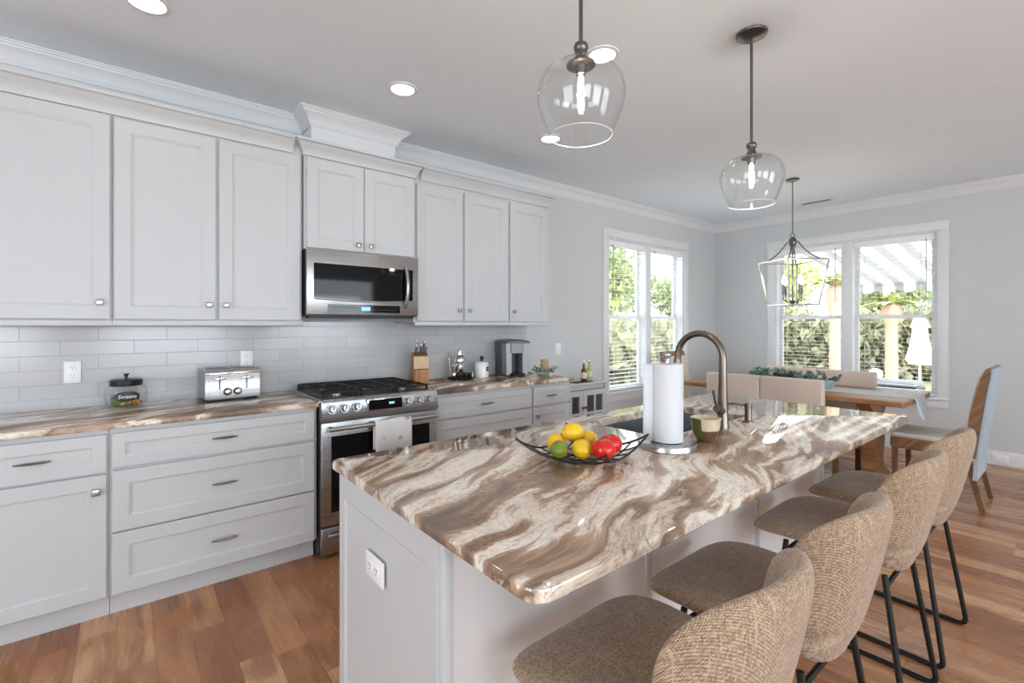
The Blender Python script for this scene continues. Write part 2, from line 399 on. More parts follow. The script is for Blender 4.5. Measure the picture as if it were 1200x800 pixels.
def window(name, axis, lo, hi, plane, sgn):
    """double window with a mullion; u runs along the wall, p goes out of the room"""
    root = struct(name, ((lo + hi) / 2, plane, 0) if axis == 'X' else (plane, (lo + hi) / 2, 0))
    z0, z1 = 0.60, 2.345
    def bx(b, u0, u1, p0, p1, a, c, bev=0.0):
        q0, q1 = plane + sgn * p0, plane + sgn * p1
        if axis == 'X': b.box(u0, u1, min(q0, q1), max(q0, q1), a, c, bev)
        else: b.box(min(q0, q1), max(q0, q1), u0, u1, a, c, bev)
    T = M['trim']
    for nm, r in (('side_casing', (lo - .09, lo, -.022, .004, z0, z1)), ('side_casing', (hi, hi + .09, -.022, .004, z0, z1)),
                  ('head_casing', (lo - .095, hi + .095, -.025, .004, z1, z1 + .092)),
                  ('sill', (lo - .1, hi + .1, -.05, .02, z0 - .025, z0)), ('apron', (lo - .085, hi + .085, -.018, .004, z0 - .11, z0 - .025))):
        b = MB(); bx(b, *r, .004); b.build(nm, T, root, True)
    b = MB(); bx(b, lo - .004, lo + .02, 0, .14, z0, z1); b.build('side_jamb', T, root, True)
    b = MB(); bx(b, hi - .02, hi + .004, 0, .14, z0, z1); b.build('side_jamb', T, root, True)
    b = MB(); bx(b, lo + .02, hi - .02, 0, .14, z1 - .02, z1 + .004); b.build('head_jamb', T, root, True)
    mid = (lo + hi) / 2
    b = MB(); bx(b, mid - .05, mid + .05, .0, .14, z0, z1 - .02, .003); b.build('mullion', T, root, True)
    for a0, a1 in ((lo + .02, mid - .05), (mid + .05, hi - .02)):
        for s0, s1, p in ((z0 + .01, 1.47, .085), (1.43, z1 - .02, .112)):
            b = MB(); w = .042
            q = plane + sgn * p; q2 = plane + sgn * (p + .026)
            def rect(i, pp): 
                c = [(a0 + i, s0 + i), (a1 - i, s0 + i), (a1 - i, s1 - i), (a0 + i, s1 - i)]
                return [(u, pp, z) if axis == 'X' else (pp, u, z) for u, z in c]
            b.loops([rect(0, q), rect(w, q), rect(w, q2), rect(0, q2)], closed=True)
            sash = b.build('sash', T, root, True, smooth=0)
            b = MB(); bx(b, a0 + w - .002, a1 - w + .002, p + .010, p + .016, s0 + w - .002, s1 - w + .002); b.build('pane', M['pane'], sash, True, smooth=0)
    return root
window('window_1', 'X', W1[0], W1[1], 0, 1)
window('window_2', 'Y', W2[0], W2[1], XF, 1)
for k, (c, ax) in enumerate((((-3.0), 'X'), ((-0.2), 'X'), ((2.6), 'X'), ((-3.4), 'Y'))):
    hw = 1.0 if ax == 'X' else 1.2
    r = struct('window_%d' % (k + 3), (c, YF, 0) if ax == 'X' else (XL, c, 0))
    b = MB(); prof = [(-hw - .08, .47), (hw + .08, .47), (hw + .08, 2.43), (-hw - .08, 2.43)]; inn = [(-hw, .55), (hw, .55), (hw, 2.35), (-hw, 2.35)]
    f = (lambda u, z, p: (c + u, YF + p, z)) if ax == 'X' else (lambda u, z, p: (XL + p, c + u, z))
    b.loops([[f(u, z, 0) for u, z in prof], [f(u, z, .022) for u, z in prof], [f(u, z, .022) for u, z in inn], [f(u, z, 0) for u, z in inn]], closed=True)
    b.build('casing', M['trim'], r, True, smooth=0)

# ------------------------------------------------------------------ outdoors
def ground():
    t = NT('lawn_ground'); n = t.noise(t.coord(), 3, 5, 0.6)
    t.set(t.ramp(n, [(0.3, srgb(98, 104, 70)), (0.7, srgb(150, 146, 104))]), 0.9); return t.m
MB().box(-2, 60, .16, 60, -.75, -.55).build('ground', ground())['kind'] = 'structure'
MB().box(XF + .16, 60, -40, .16, -.75, -.55).build('ground', M.setdefault('ground', ground()))['kind'] = 'structure'
MB().box(XF + .16, 13.2, -8, 3, -.55, -.45).build('patio_slab', plain('patio_concrete', srgb(206, 190, 178), 0.8))['kind'] = 'structure'
M['leaf_y'] = leafy('yellow_green_leaves', srgb(150, 160, 88), srgb(214, 212, 142))
M['leaf_g'] = leafy('mid_green_leaves', srgb(112, 126, 84), srgb(176, 182, 126))
M['leaf_d'] = leafy('dark_green_leaves', srgb(126, 128, 100), srgb(174, 170, 138))
M['leaf_e'] = leafy('eucalyptus_leaves', srgb(96, 128, 112), srgb(160, 184, 168), 0.15)
M['bark'] = plain('bark', srgb(120, 98, 82), 0.9, var=.2, vs=20)
M['palmbark'] = plain('pale_palm_bark', srgb(196, 156, 134), 0.9, var=.12, vs=25)
def leaf_quads(b, c, r, n, size, rng):
    for _ in range(n):
        d = Vector((rng.gauss(0, 1), rng.gauss(0, 1), rng.gauss(0, 1))).normalized() * (rng.random() ** 0.45)
        p = Vector(c) + Vector((d.x * r[0], d.y * r[1], d.z * r[2])); q = Euler((rng.random() * 6, rng.random() * 6, rng.random() * 6)).to_matrix()
        s = size * (0.6 + rng.random() * 0.8)
        vs = [b.bm.verts.new(p + q @ Vector(v)) for v in ((-s, 0, 0), (0, -s * .45, s * .1), (s, 0, 0), (0, s * .45, s * .1))]
        b.bm.faces.new(vs)
def tree(x, y, h, cw, mat, label, cz=0.62, n=1500, size=.16, group='trees outside the windows'):
    rng = random.Random(int(x * 100 + y * 7)); t = thing('tree', label, 'tree', (x, y, -.55), 0, group)
    b = MB(); b.tube([(0, 0, -.05), (.05, .03, h * .35), (-.04, .06, h * .75)], [.14, .1, .05], 8)
    for k in range(4):
        a = k * 1.6 + rng.random(); b.tube([(0, 0, h * .35), (math.cos(a) * cw * .5, math.sin(a) * cw * .5, h * (.6 + .1 * rng.random()))], [.06, .02], 6)
    b.build('trunk', M['bark'], t)
    b = MB()
    for k in range(7):
        a = k * 2.4; rr = cw * .55 * (k / 7) ** .5
        leaf_quads(b, (math.cos(a) * rr, math.sin(a) * rr, h * (cz + .28 * (rng.random() - .5))), (cw * .5, cw * .5, h * .2), n // 7, size, rng)
    b.build('foliage', M[mat], t, smooth=0)
TL = [(9.5, 6.8, 5.2, 1.9, 'leaf_y', 'bright yellow-green tree seen through the window beside the display cabinet'),
      (13.5, 8.6, 6.8, 2.3, 'leaf_g', 'taller mid-green tree behind the yellow-green one in the window by the cabinet'),
      (17.5, 11.8, 5.6, 2.2, 'leaf_y', 'far yellow-green tree in the second sash of the window by the cabinet'),
      (24.2, 6.4, 6.0, 2.2, 'leaf_y', 'yellow tree beyond the palms in the dining window, behind the lantern'),
      (24.6, 2.2, 5.0, 2.0, 'leaf_g', 'green tree above the hedge between the two palm trunks'),
      (24.8, -1.9, 3.4, 1.8, 'leaf_y', 'low yellow-green tree above the hedge behind the closed umbrella'),
      (10.8, 12.6, 7.5, 2.6, 'leaf_d', 'tall dark tree at the back of the view from the window by the cabinet'),
      (21.8, 10.4, 5.0, 2.2, 'leaf_g', 'round green tree near the edge of the view by the room corner')]
for a in TL: tree(*a)
def hedge(x0, x1, y0, y1, h, label, seed, n=9000):
    rng = random.Random(seed); o = thing('hedge', label, 'hedge', ((x0 + x1) / 2, (y0 + y1) / 2, -.55))
    b = MB(); L = Vector((x1 - x0, y1 - y0, 0))
    for _ in range(n):
        u = rng.random(); p = Vector((x0, y0, -.55)) + L * u + Vector((rng.gauss(0, .35), rng.gauss(0, .35), rng.random() * h * (0.9 + .2 * math.sin(u * 37))))
        q = Euler((rng.random() * 6, rng.random() * 6, rng.random() * 6)).to_matrix(); s = .16 + rng.random() * .12
        b.bm.faces.new([b.bm.verts.new(p + q @ Vector(v)) for v in ((-s, 0, 0), (0, -s * .45, s * .1), (s, 0, 0), (0, s * .45, s * .1))])
    b.build('foliage', M['leaf_d'], o, True, smooth=0)
    b = MB()
    for k in range(12):
        p = Vector((x0, y0, -.55)) + L * ((k + .5) / 12); b.tube([p, p + Vector((.05, .04, h * .85))], [.05, .02], 6)
    b.build('stems', M['bark'], o, True)['kind'] = 'stuff'
hedge(19.5, 21.5, 7.0, -5.0, 2.3, 'long dark hedge across the garden behind the palm trunks', 3, 12000)
hedge(5.5, 13.5, 2.9, 4.3, 1.8, 'dark hedge low in the window beside the display cabinet', 5, 10000)
def palm(x, y, h, label):
    t = thing('palm_tree', label, 'palm', (x, y, -.55), 0, 'palms beyond the dining window'); rng = random.Random(int(x * 10))
    b = MB(); b.lathe([(.19, -.05), (.17, .2), (.155, h * .6), (.16, h * .76), (.2, h * .83), (.26, h * .93), (.24, h), (.1, h + .1)], seg=14); b.build('trunk', M['palmbark'], t)
    b = MB()
    for k in range(22):
        a = k * 2.4; e = .5 + rng.random() * .9; l = .75 + rng.random() * .35
        d = Vector((math.cos(a) * math.cos(e), math.sin(a) * math.cos(e), math.sin(e))); side = Vector((-math.sin(a), math.cos(a), 0))
        P = [Vector((0, 0, h)) + d * (l * u) + Vector((0, 0, -.55 * l * u * u)) for u in (0, .25, .5, .75, 1)]
        w = (.03, .1, .13, .1, .02)
        b.strip([[p - side * ww + Vector((0, 0, -.08 * ww)), p, p + side * ww + Vector((0, 0, -.08 * ww))] for p, ww in zip(P, w)])
    b.build('frond', M['leaf_y'], t, thick=.004)
palm(15.4, 1.42, 3.0, 'pale palm trunk beside the window mullion, nearer the lantern')
palm(17.9, .65, 2.5, 'pale palm trunk with a flared top standing beside the closed white umbrella')
# closed umbrella
t = thing('patio_umbrella', 'closed white patio umbrella on a pole outside the dining window', 'umbrella', (12.0, -1.12, -.45))
MB().lathe([(.25, 0), (.25, .05), (.05, .08), (.03, .1)]).build('base', M['white'], t)
MB().cyl((0, 0, .09), (0, 0, 2.03), .02).build('pole', M['white'], t)
b = MB(); L = []
for z, r, am in ((2.02, .02, 0), (1.98, .10, .1), (1.86, .155, .12), (1.76, .19, .16), (1.755, .15, .1), (1.55, .155, .2), (1.3, .2, .22), (1.08, .26, .25), (1.03, .22, .3), (.98, .18, .3)):
    L.append([(.76 * r * (1 + am * math.cos(8 * a)) * math.cos(a), .76 * r * (1 + am * math.cos(8 * a)) * math.sin(a), z) for a in [2 * PI * k / 48 for k in range(48)]])
b.loops(L, True, False).build('canopy', plain('white_canvas', srgb(246, 246, 244), .8), t)
# striped awning on the outside wall
def stripes():
    t = NT('striped_awning_cloth'); x, y, z = t.sep(t.coord())
    f = t.math('FRACT', t.math('DIVIDE', y, .30)); e = t.math('LESS_THAN', f, .45)
    col = t.mix(e, srgb(232, 230, 226), srgb(186, 188, 187)); t.set(col, .8)
    tl = t.node('ShaderNodeBsdfTranslucent'); t.put(tl.inputs[0], col); mx = t.node('ShaderNodeMixShader'); mx.inputs[0].default_value = .52
    t.put(mx.inputs[1], t.b.outputs[0]); t.put(mx.inputs[2], tl.outputs[0]); t.put(t.n['Material Output'].inputs[0], mx.outputs[0]); return t.m
aw = thing('awning', 'pale striped awning sloping out above the dining window', 'awning', (XF + .16, -1.6, 2.55)); st = stripes()
b = MB(); b.strip([[(XF + .2 + 3.9 * u, y, 2.62 - .52 * u) for u in (0, .25, .5, .75, 1)] for y in [-4.2 + .2 * k for k in range(19)]]); b.build('cloth', st, aw, True, thick=.004)
b = MB(); b.strip([[(XF + 4.1, y, 2.10), (XF + 4.11, y, 1.95 + .02 * math.cos(y * 2 * PI / .3))] for y in [-4.2 + .05 * k for k in range(73)]]); b.build('valance', st, aw, True, thick=.004)
MB().cyl((XF + .22, -4.2, 2.64), (XF + .22, -.6, 2.64), .05).build('roller', M['white'], aw, True)
for y in (-4.0, -.8): MB().tube([(XF + .17, y, 2.3), (XF + 2.0, y, 2.25), (XF + 4.08, y, 2.08)], .018, 8).build('arm', M['white'], aw, True)
# house far behind
hs = thing('house', 'blue-grey neighbouring house beyond the hedge under the awning edge', 'house', (34, 0, -.55)); hm = plain('blue_grey_siding', srgb(178, 190, 200), .8)
MB().box(33, 40, -9, 3.5, -.6, 4.0).build('wall', hm, hs, True)
MB().prism([(-9.6, 4.0), (4.1, 4.0), (-2.7, 6.2)], 'X', 32.5, 40.5).build('roof', plain('grey_roof', srgb(150, 156, 164), .8), hs, True)
for y in (-7.5, -5.6, -3.7, -1.8, .1, 2.0):
    w = MB().box(32.95, 33.02, y - .45, y + .45, 1.9, 3.5).build('house_window', M['trim'], hs, True)
    MB().box(32.93, 32.96, y - .36, y + .36, 1.98, 3.42).build('window_glass', plain('dim_glass', srgb(110, 126, 140), .1), w, True)
# patio bench
so = thing('patio_bench', 'low dark-framed patio bench with a grey cushion outside the dining window', 'bench', (8.4, -1.47, -.45)); gc = plain('grey_cushion', srgb(140, 143, 148), .85)
MB().box(8.1, 8.7, -1.79, -1.17, .33, .43, .01).build('frame', M['black'], so, True)
MB().box(8.12, 8.68, -1.77, -1.19, .43, .50, .025).build('cushion', gc, so, True)
for x in (8.13, 8.67):
    for y in (-1.76, -1.2): MB().box(x - .025, x + .025, y - .025, y + .025, -.45, .335).build('leg', M['black'], so, True)
o = MB().lathe([(0, 0), (.05, .004), (.085, .04), (.095, .09), (.08, .14), (.045, .165), (.03, .17), (0, .171)], (8.3, -1.26, .5), 24).build('throw_pillow', M['white']); tag(o, 'round white pouf-like cushion sitting on the patio bench outside', 'cushion')

# ------------------------------------------------------------------ window blinds
def blind(u0, u1, axis, plane, label):
    c = (u0 + u1) / 2; t = thing('window_blind', label, 'blind', (c, plane, .6) if axis == 'X' else (plane, c, .6), 0, 'white slatted blinds in the dining windows')
    B = (lambda b, a0, a1, p0, p1, z0, z1, e=0.: b.box(a0, a1, plane + p0, plane + p1, z0, z1, e)) if axis == 'X' else (lambda b, a0, a1, p0, p1, z0, z1, e=0.: b.box(plane + p0, plane + p1, a0, a1, z0, z1, e))
    b = MB(); B(b, u0, u1, .005, .06, 2.255, 2.323, .003); b.build('valance', M['slat'], t, True)
    b = MB(); z = .655; d = 1
    while z < 2.25:
        pr = [(.014, z), (.034, z + .0012), (.054, z)]
        rows = [[(u, plane + p, zz) if axis == 'X' else (plane + p, u, zz) for u in (u0 + .004, u1 - .004)] for p, zz in pr]
        top = [r[:] for r in rows]; bot = [[(x, y, zz - .0013) for x, y, zz in r] for r in rows]
        ring = lambda i: [top[0][i], top[1][i], top[2][i], bot[2][i], bot[1][i], bot[0][i]]
        b.loops([ring(0), ring(1)]); z += .046
    b.build('slats', M['slat'], t, True, smooth=0)
    b = MB(); B(b, u0 + .003, u1 - .003, .012, .056, .606, .628, .003); b.build('bottom_rail', M['slat'], t, True)
    for f in (.16, .84):
        u = u0 + (u1 - u0) * f
        b = MB(); B(b, u - .0015, u + .0015, .0095, .0115, .62, 2.26); b.build('ladder_cord', M['white'], t, True)
    u = u0 + .07
    b = MB(); q = plane - .004; P = [(u, q, 2.27), (u, q, 1.62)] if axis == 'X' else [(q, u, 2.27), (q, u, 1.62)]
    b.cyl(*P, .004, seg=8); b.build('wand', M['gun'], t, True)
m1 = (W1[0] + W1[1]) / 2; m2 = (W2[0] + W2[1]) / 2
blind(W1[0] + .022, m1 - .052, 'X', 0.004, 'white blind in the window by the display cabinet, half nearer the cabinet')
blind(m1 + .052, W1[1] - .022, 'X', 0.004, 'white blind in the window by the display cabinet, half nearer the room corner')
blind(m2 + .052, W2[1] - .022, 'Y', XF + .004, 'white blind in the dining window, half behind the lantern')
blind(W2[0] + .022, m2 - .052, 'Y', XF + .004, 'white blind in the dining window, half in front of the closed umbrella')

# ------------------------------------------------------------------ cabinets
def shaker(x0, x1, z0, z1, yf, th=.02, st=.066, rec=.008):
    b = MB(); R = lambda i, y: [(x0 + i, y, z0 + i), (x1 - i, y, z0 + i), (x1 - i, y, z1 - i), (x0 + i, y, z1 - i)]
    s = min(st, (z1 - z0) * .3)
    return b.loops([R(0, yf + th), R(0, yf + .0025), R(.0025, yf), R(s, yf), R(s + .003, yf + .003), R(s + .009, yf + .004), R(s + .010, yf + rec)])
def knob(parent, x, y, z):
    b = MB(); b.box(x - .0055, x + .0055, y - .014, y + .002, z - .0055, z + .0055); b.box(x - .0145, x + .0145, y - .028, y - .013, z - .0145, z + .0145, .003); b.build('knob', M['nickel'], parent, True)
def pull(parent, x, y, z, w=.115):
    b = MB(); n = 14
    def sec(u):
        a = (u - .5) * w; h = .0065 * (1 - .55 * abs(2 * u - 1) ** 2); yy = y - .024 + .012 * abs(2 * u - 1) ** 2.2
        return [(x + a, yy - .006, z - h * .6), (x + a, yy - .007, z + h * .2), (x + a, yy, z + h), (x + a, yy + .004, z), (x + a, yy, z - h)]
    b.loops([sec(k / n) for k in range(n + 1)])
    for sx in (-.032, .032): b.cyl((x + sx, y + .002, z), (x + sx, y - .022, z), .0045, seg=10)
    b.build('pull', M['nickel'], parent, True)
def base_cab(x0, x1, label, fronts, loc=None):
    t = thing('base_cabinet', label, 'cabinet', ((x0 + x1) / 2, -.305, 0))
    MB().box(x0 + .001, x1 - .001, -.61, -.012, .115, .8805).build('body', M['cab'], t, True, smooth=0)
    MB().box(x0 + .001, x1 - .001, -.55, -.012, 0, .115).build('toe_kick', M['cab'], t, True, smooth=0)
    for kind, a0, a1, z0, z1, hx in fronts:
        f = shaker(a0, a1, z0, z1, -.63, st=.062).build(kind, M['cab'], t, True, smooth=0)
        if kind == 'drawer': pull(f, hx, -.63, (z0 + z1) / 2)
        elif hx is not None: knob(f, hx, -.63, z1 - .07)
    return t
base_cab(-1.46, -.923, 'white base cabinet with one drawer over one door beside the drawer bank', [('drawer', -1.445, -.931, .684, .856, -1.17), ('door', -1.445, -.931, .116, .675, -.968)])
base_cab(-.923, -.004, 'white three-drawer base cabinet next to the range, under the toaster', [('drawer', -.914, -.02, .697, .857, -.467), ('drawer', -.914, -.02, .405, .684, -.467), ('drawer', -.914, -.02, .116, .397, -.467)])
base_cab(.767, 1.656, 'white wide-drawer base cabinet under the knife block and coffee maker', [('drawer', .776, 1.648, .705, .855, 1.20), ('drawer', .776, 1.648, .405, .692, 1.20), ('drawer', .776, 1.648, .116, .397, 1.20)])
base_cab(1.656, 2.09, 'narrow white base cabinet with drawer and door at the counter end', [('drawer', 1.664, 2.08, .705, .855, 1.855), ('door', 1.664, 2.08, .116, .692, 1.70)])
CABCROWN = [(0, 0), (.006, .002), (.008, .02), (.022, .05), (.038, .066), (.042, .074), (.055, .08), (.057, .094), (0, .094)]
YU = -.335
def upper(x0, x1, yb, z0, z1, label, doors, returns=(False, False), rail=True, ct=2.512, cx=None):
    t = thing('upper_cabinet', label, 'cabinet', ((x0 + x1) / 2, -.16, z0))
    MB().box(x0 + .001, x1 - .001, yb + .02, -.0095, z0, ct - .02).build('body', M['cab'], t, True, smooth=0)
    for a0, a1, c0, c1, hx in doors:
        f = shaker(a0, a1, c0, c1, yb).build('door', M['cab'], t, True, smooth=0); knob(f, hx, yb, c0 + .083 if c0 < 1.6 else c0 + .045)
    c0, c1 = cx or (x0, x1)
    path = [(c0, yb + .014, ct - .094), (c1, yb + .014, ct - .094)]
    ry = -.326 if yb < YU - .01 else -.02
    if returns[0]: path.insert(0, (x0, ry, ct - .094))
    if returns[1]: path.append((x1, ry, ct - .094))
    sweep(MB(), CABCROWN, path).build('crown_moulding', M['cab'], t, True)
    if rail:
        b = MB(); e1 = x1 + (.012 if returns[1] else 0); e0 = x0 - (.012 if returns[0] else 0)
        b.box(e0, e1, yb - .006, yb + .03, z0 - .027, z0 + .001, .004); b.build('light_rail', M['cab'], t, True)
    return t
upper(-1.42, -.918, YU, 1.377, 2.44, 'tall white upper cabinet at the end of the run, above the outlet', [(-1.405, -.925, 1.384, 2.412, -.965)])
upper(-.918, -.004, YU, 1.377, 2.44, 'two-door white upper cabinet above the toaster and glass jar', [(-.910, -.4685, 1.384, 2.406, -.503), (-.454, -.018, 1.384, 2.406, -.42)], cx=(-.918, -.058))
upper(.0, .762, -.365, 1.832, 2.44, 'short two-door white cabinet above the microwave', [(.012, .3785, 1.84, 2.405, .338), (.3835, .75, 1.84, 2.405, .424)], (True, True), False, 2.508)
upper(.766, 1.653, YU, 1.377, 2.44, 'two-door white upper cabinet above the knife block', [(.786, 1.184, 1.384, 2.39, 1.148), (1.205, 1.643, 1.384, 2.39, 1.243)], cx=(.821, 1.653))
upper(1.653, 2.112, YU, 1.377, 2.44, 'single-door white upper cabinet above the coffee maker', [(1.662, 2.098, 1.384, 2.39, 1.70)], (False, True))

def slab(b, outer, hole, z0, z1, e=.005):
    """worktop with eased edges; outer is a rounded outline, hole an optional inner outline"""
    def ins(poly, d):
        n = len(poly); out = []
        for i in range(n):
            p, q, r = Vector(poly[i - 1]), Vector(poly[i]), Vector(poly[(i + 1) % n])
            a, c = (q - p), (r - q); a = a.normalized() if a.length > 1e-9 else c.normalized(); c = c.normalized() if c.length > 1e-9 else a
            n0 = Vector((-a.y, a.x)); n1 = Vector((-c.y, c.x)); m = (n0 + n1).normalized(); out.append(tuple(q + m * (d / max(.4, m.dot(n0)))))
        return out
    P = lambda poly, z: [(x, y, z) for x, y in poly]
    rings = [P(ins(outer, e), z0), P(outer, z0 + e), P(outer, z1 - e), P(ins(outer, e * .3), z1 - e * .3), P(ins(outer, e), z1)]
    b.loops(rings, False, False); bm = b.bm; bm.verts.ensure_lookup_table(); n = len(outer)
    vs = bm.verts[:]
    lo, hi = vs[-5 * n:-4 * n], vs[-n:]
    def edges(l): return [bm.edges.get((l[i], l[(i + 1) % n])) or bm.edges.new((l[i], l[(i + 1) % n])) for i in range(len(l))]
    if hole:
        k = len(hole); h0 = [bm.verts.new(p) for p in P(hole, z0)]; h1 = [bm.verts.new(p) for p in P(hole, z1)]
        E0 = [bm.edges.new((h0[i], h0[(i + 1) % k])) for i in range(k)]; E1 = [bm.edges.new((h1[i], h1[(i + 1) % k])) for i in range(k)]
        for i in range(k): bm.faces.new((h0[i], h0[(i + 1) % k], h1[(i + 1) % k], h1[i]))
        bmesh.ops.triangle_fill(bm, edges=edges(lo) + E0, use_beauty=True); bmesh.ops.triangle_fill(bm, edges=edges(hi) + E1, use_beauty=True)
    else: bm.faces.new(lo[::-1]); bm.faces.new(hi)
    return b
def rrect(x0, x1, y0, y1, r=(.0, .0, .0, .0), seg=6):
    out = []
    for (cx, cy_, a0), rr in zip((((x0), (y0), PI), ((x1), (y0), 1.5 * PI), ((x1), (y1), 0), ((x0), (y1), .5 * PI)), r):
        sx = 1 if cx == x0 else -1; sy = 1 if cy_ == y0 else -1
        if rr <= 0: out.append((cx, cy_)); continue
        for k in range(seg + 1):
            a = a0 + k / seg * PI / 2; out.append((cx + sx * rr + rr * math.cos(a), cy_ + sy * rr + rr * math.sin(a)))
    return out
ZT = .9115
tag(slab(MB(), rrect(-1.47, -.004, -.655, -.0095), None, .8815, ZT).build('countertop', M['granite']), 'veined brown granite countertop along the wall under the jar and toaster', 'countertop')
tag(slab(MB(), rrect(.766, 2.10, -.655, -.0095), None, .8815, ZT).build('countertop', M['granite']), 'veined brown granite countertop along the wall under the knife block and coffee maker', 'countertop')

# ------------------------------------------------------------------ range
r = thing('gas_range', 'stainless steel gas range with black grates between the base cabinets', 'stove', (.381, -.33, 0))
MB().box(.002, .760, -.64, -.02, .03, .9).build('body', M['rubber'], r, True)
b = MB().box(-.004, .765, -.655, -.02, .9, .918, .003).build('cooktop', M['steel'], r, True)
MB().box(.03, .73, -.61, -.06, .9175, .9205).build('burner_well', M['rubber'], r, True)
MB().box(.05, .71, -.058, -.022, .918, .936, .003).build('rear_vent', M['black'], r, True)
b = MB(); b.prism([(-.64, .795), (-.685, .795), (-.69, .81), (-.672, .905), (-.655, .919), (-.64, .919)], 'X', .003, .758); pn = b.build('control_panel', M['steel'], r, True)
tilt = Matrix.Rotation(math.radians(-11), 4, 'X')
b = MB(); b.box(.268, .500, -.695, -.677, .828, .905, .003); fr_ = b.build('display_frame', M['chrome'], r, True)
b = MB(); b.box(.276, .492, -.698, -.694, .838, .899); b.build('display_glass', M['blackgloss'], fr_, True)
b = MB(); b.box(.405, .44, -.6986, -.6975, .866, .879); b.build('clock_digits', M['blue'], fr_, True)
for x in (.058, .132, .206, .537, .616, .69):
    b = MB(); c = Vector((x, -.681, .866)); ax = Vector((0, -1, .17)).normalized()
    b.tube([c, c + ax * .012, c + ax * .0121], [.027, .027, .024], 24); b.tube([c + ax * .01, c + ax * .034, c + ax * .038], [.0215, .02, .017], 24)
    b.box(x - .003, x + .003, -.724, -.712, .866 + .002, .866 + .022)
    b.build('burner_knob', M['steel'], r, True)
b = MB(); b.box(.004, .757, -.672, -.64, .192, .789, .004); dr = b.build('oven_door', M['steel'], r, True)
MB().box(.06, .70, -.6745, -.6715, .268, .708, .0).build('oven_window', M['blackgloss'], dr, True)
b = MB(); b.cyl((.03, -.722, .757), (.735, -.722, .757), .0125, seg=18)
for x in (.05, .715): b.box(x - .012, x + .012, -.718, -.67, .747, .767, .003)
b.build('oven_handle', M['steel'], dr, True)
b = MB(); b.box(.004, .757, -.672, -.64, .03, .183, .004); dw = b.build('warming_drawer', M['steel'], r, True)
b = MB(); b.cyl((.03, -.715, .15), (.735, -.715, .15), .011, seg=16)
for x in (.05, .715): b.box(x - .01, x + .01, -.712, -.67, .142, .158, .002)
b.build('drawer_handle', M['steel'], dw, True)
for x in (.05, .71):
    for y in (-.6, -.07): MB().cyl((x, y, 0), (x, y, .032), .02).build('foot', M['rubber'], r, True)
for bx_, by_, br in ((.16, -.47, .045), (.16, -.2, .035), (.381, -.335, .05), (.6, -.47, .035), (.6, -.2, .045)):
    b = MB(); b.lathe([(br, 0), (br, .012), (br * .85, .014), (br * .85, .02), (br * .6, .022)], (bx_, by_, .9195)); bu = b.build('burner', M['steel'], r, True)
    b = MB(); b.lathe([(br * .72, 0), (br * .74, .006), (br * .6, .009)], (bx_, by_, .9412)); b.build('burner_cap', M['iron'], bu, True)
for g0, g1 in ((.035, .262), (.268, .494), (.50, .727)):
    b = MB(); z0, z1 = .944, .958; w = .012
    for y in (-.60, -.335, -.075): b.box(g0, g1, y - w / 2, y + w / 2, z0, z1, .003, 1)
    for x in (g0 + w / 2, (g0 + g1) / 2, g1 - w / 2): b.box(x - w / 2, x + w / 2, -.606, -.069, z0 - .001, z1 - .001, .003, 1)
    for y in (-.47, -.2): b.box(g0, g1, y - w / 2, y + w / 2, z0 - .0005, z1 - .0005, .003, 1)
    for x in (g0 + .007, g1 - .007):
        for y in (-.598, -.077): b.box(x - .007, x + .007, y - .007, y + .007, .9185, z0 + .004)
    b.build('grate', M['iron'], r, True)
# towel on the handle
def towelmat():
    t = NT('printed_tea_towel'); c = t.coord(); v = t.node('ShaderNodeTexVoronoi'); v.inputs['Scale'].default_value = 9.5; t.put(v.inputs['Vector'], t.mapping(c, (1, .01, 1)))
    n = t.noise(c, 160, 2, .5); d = t.math('ADD', v.outputs['Distance'], t.math('MULTIPLY', t.math('SUBTRACT', n, .5), .35))
    t.set(t.mix(t.math('MULTIPLY', t.math('LESS_THAN', d, .17), .65), srgb(232, 232, 232), srgb(120, 118, 116)), .9); return t.m
b = MB(); rows = []
path = [(-.7415, .575), (-.741, .68), (-.7405, .752), (-.7355, .7715), (-.722, .7775), (-.7085, .7715), (-.7035, .752), (-.7025, .66), (-.7025, .6)]
for k in range(17):
    x = .300 + .238 * k / 16
    rows.append([(x + .006 * (z - .77), y - .0025 * math.sin(k * .9) * max(0, (.77 - z)) * 6 * (1 if y < -.722 else 0), z - .004 * math.sin(k * .4)) for y, z in path])
o = b.strip(rows).build('tea_towel', towelmat(), thick=.003); tag(o, 'white tea towel with small grey prints hung over the oven handle', 'towel')

# ------------------------------------------------------------------ microwave
m = thing('microwave_oven', 'stainless steel over-range microwave with black glass door', 'microwave', (.381, -.2, 1.41))
MB().box(.003, .759, -.375, -.0095, 1.412, 1.828).build('body', M['rubber'], m, True)
MB().box(.0, .762, -.402, -.376, 1.42, 1.829, .004).build('door', M['steel'], m, True)
b = MB(); n = 20
top = [(.042 + .676 * k / n, 1.742) for k in range(n + 1)]; bot = [(.718 - .676 * k / n, 1.527 - .014 * (1 - (2 * k / n - 1) ** 2)) for k in range(n + 1)]
b.loops([[(x, y, z) for x, z in top + bot] for y in (-.4, -.4045)]).build('door_glass', M['blackgloss'], m, True)
b = MB(); P = [(.042 + .676 * k / n, -.405, 1.521 - .014 * (1 - (2 * k / n - 1) ** 2)) for k in range(n + 1)]; b.tube(P, .004, 8).build('glass_trim', M['chrome'], m, True)
MB().box(.128, .62, -.4045, -.4, 1.436, 1.486).build('keypad', M['blackgloss'], m, True)
MB().box(.345, .405, -.4055, -.404, 1.448, 1.474).build('display', M['blue'], m, True)
kbm = plain('keypad_grey', srgb(70, 72, 74), .5)
for k in range(9):
    x = .15 + .02 * k
    MB().box(x, x + .008, -.4052, -.4043, 1.464, 1.470).build('keypad_button', kbm, m, True)
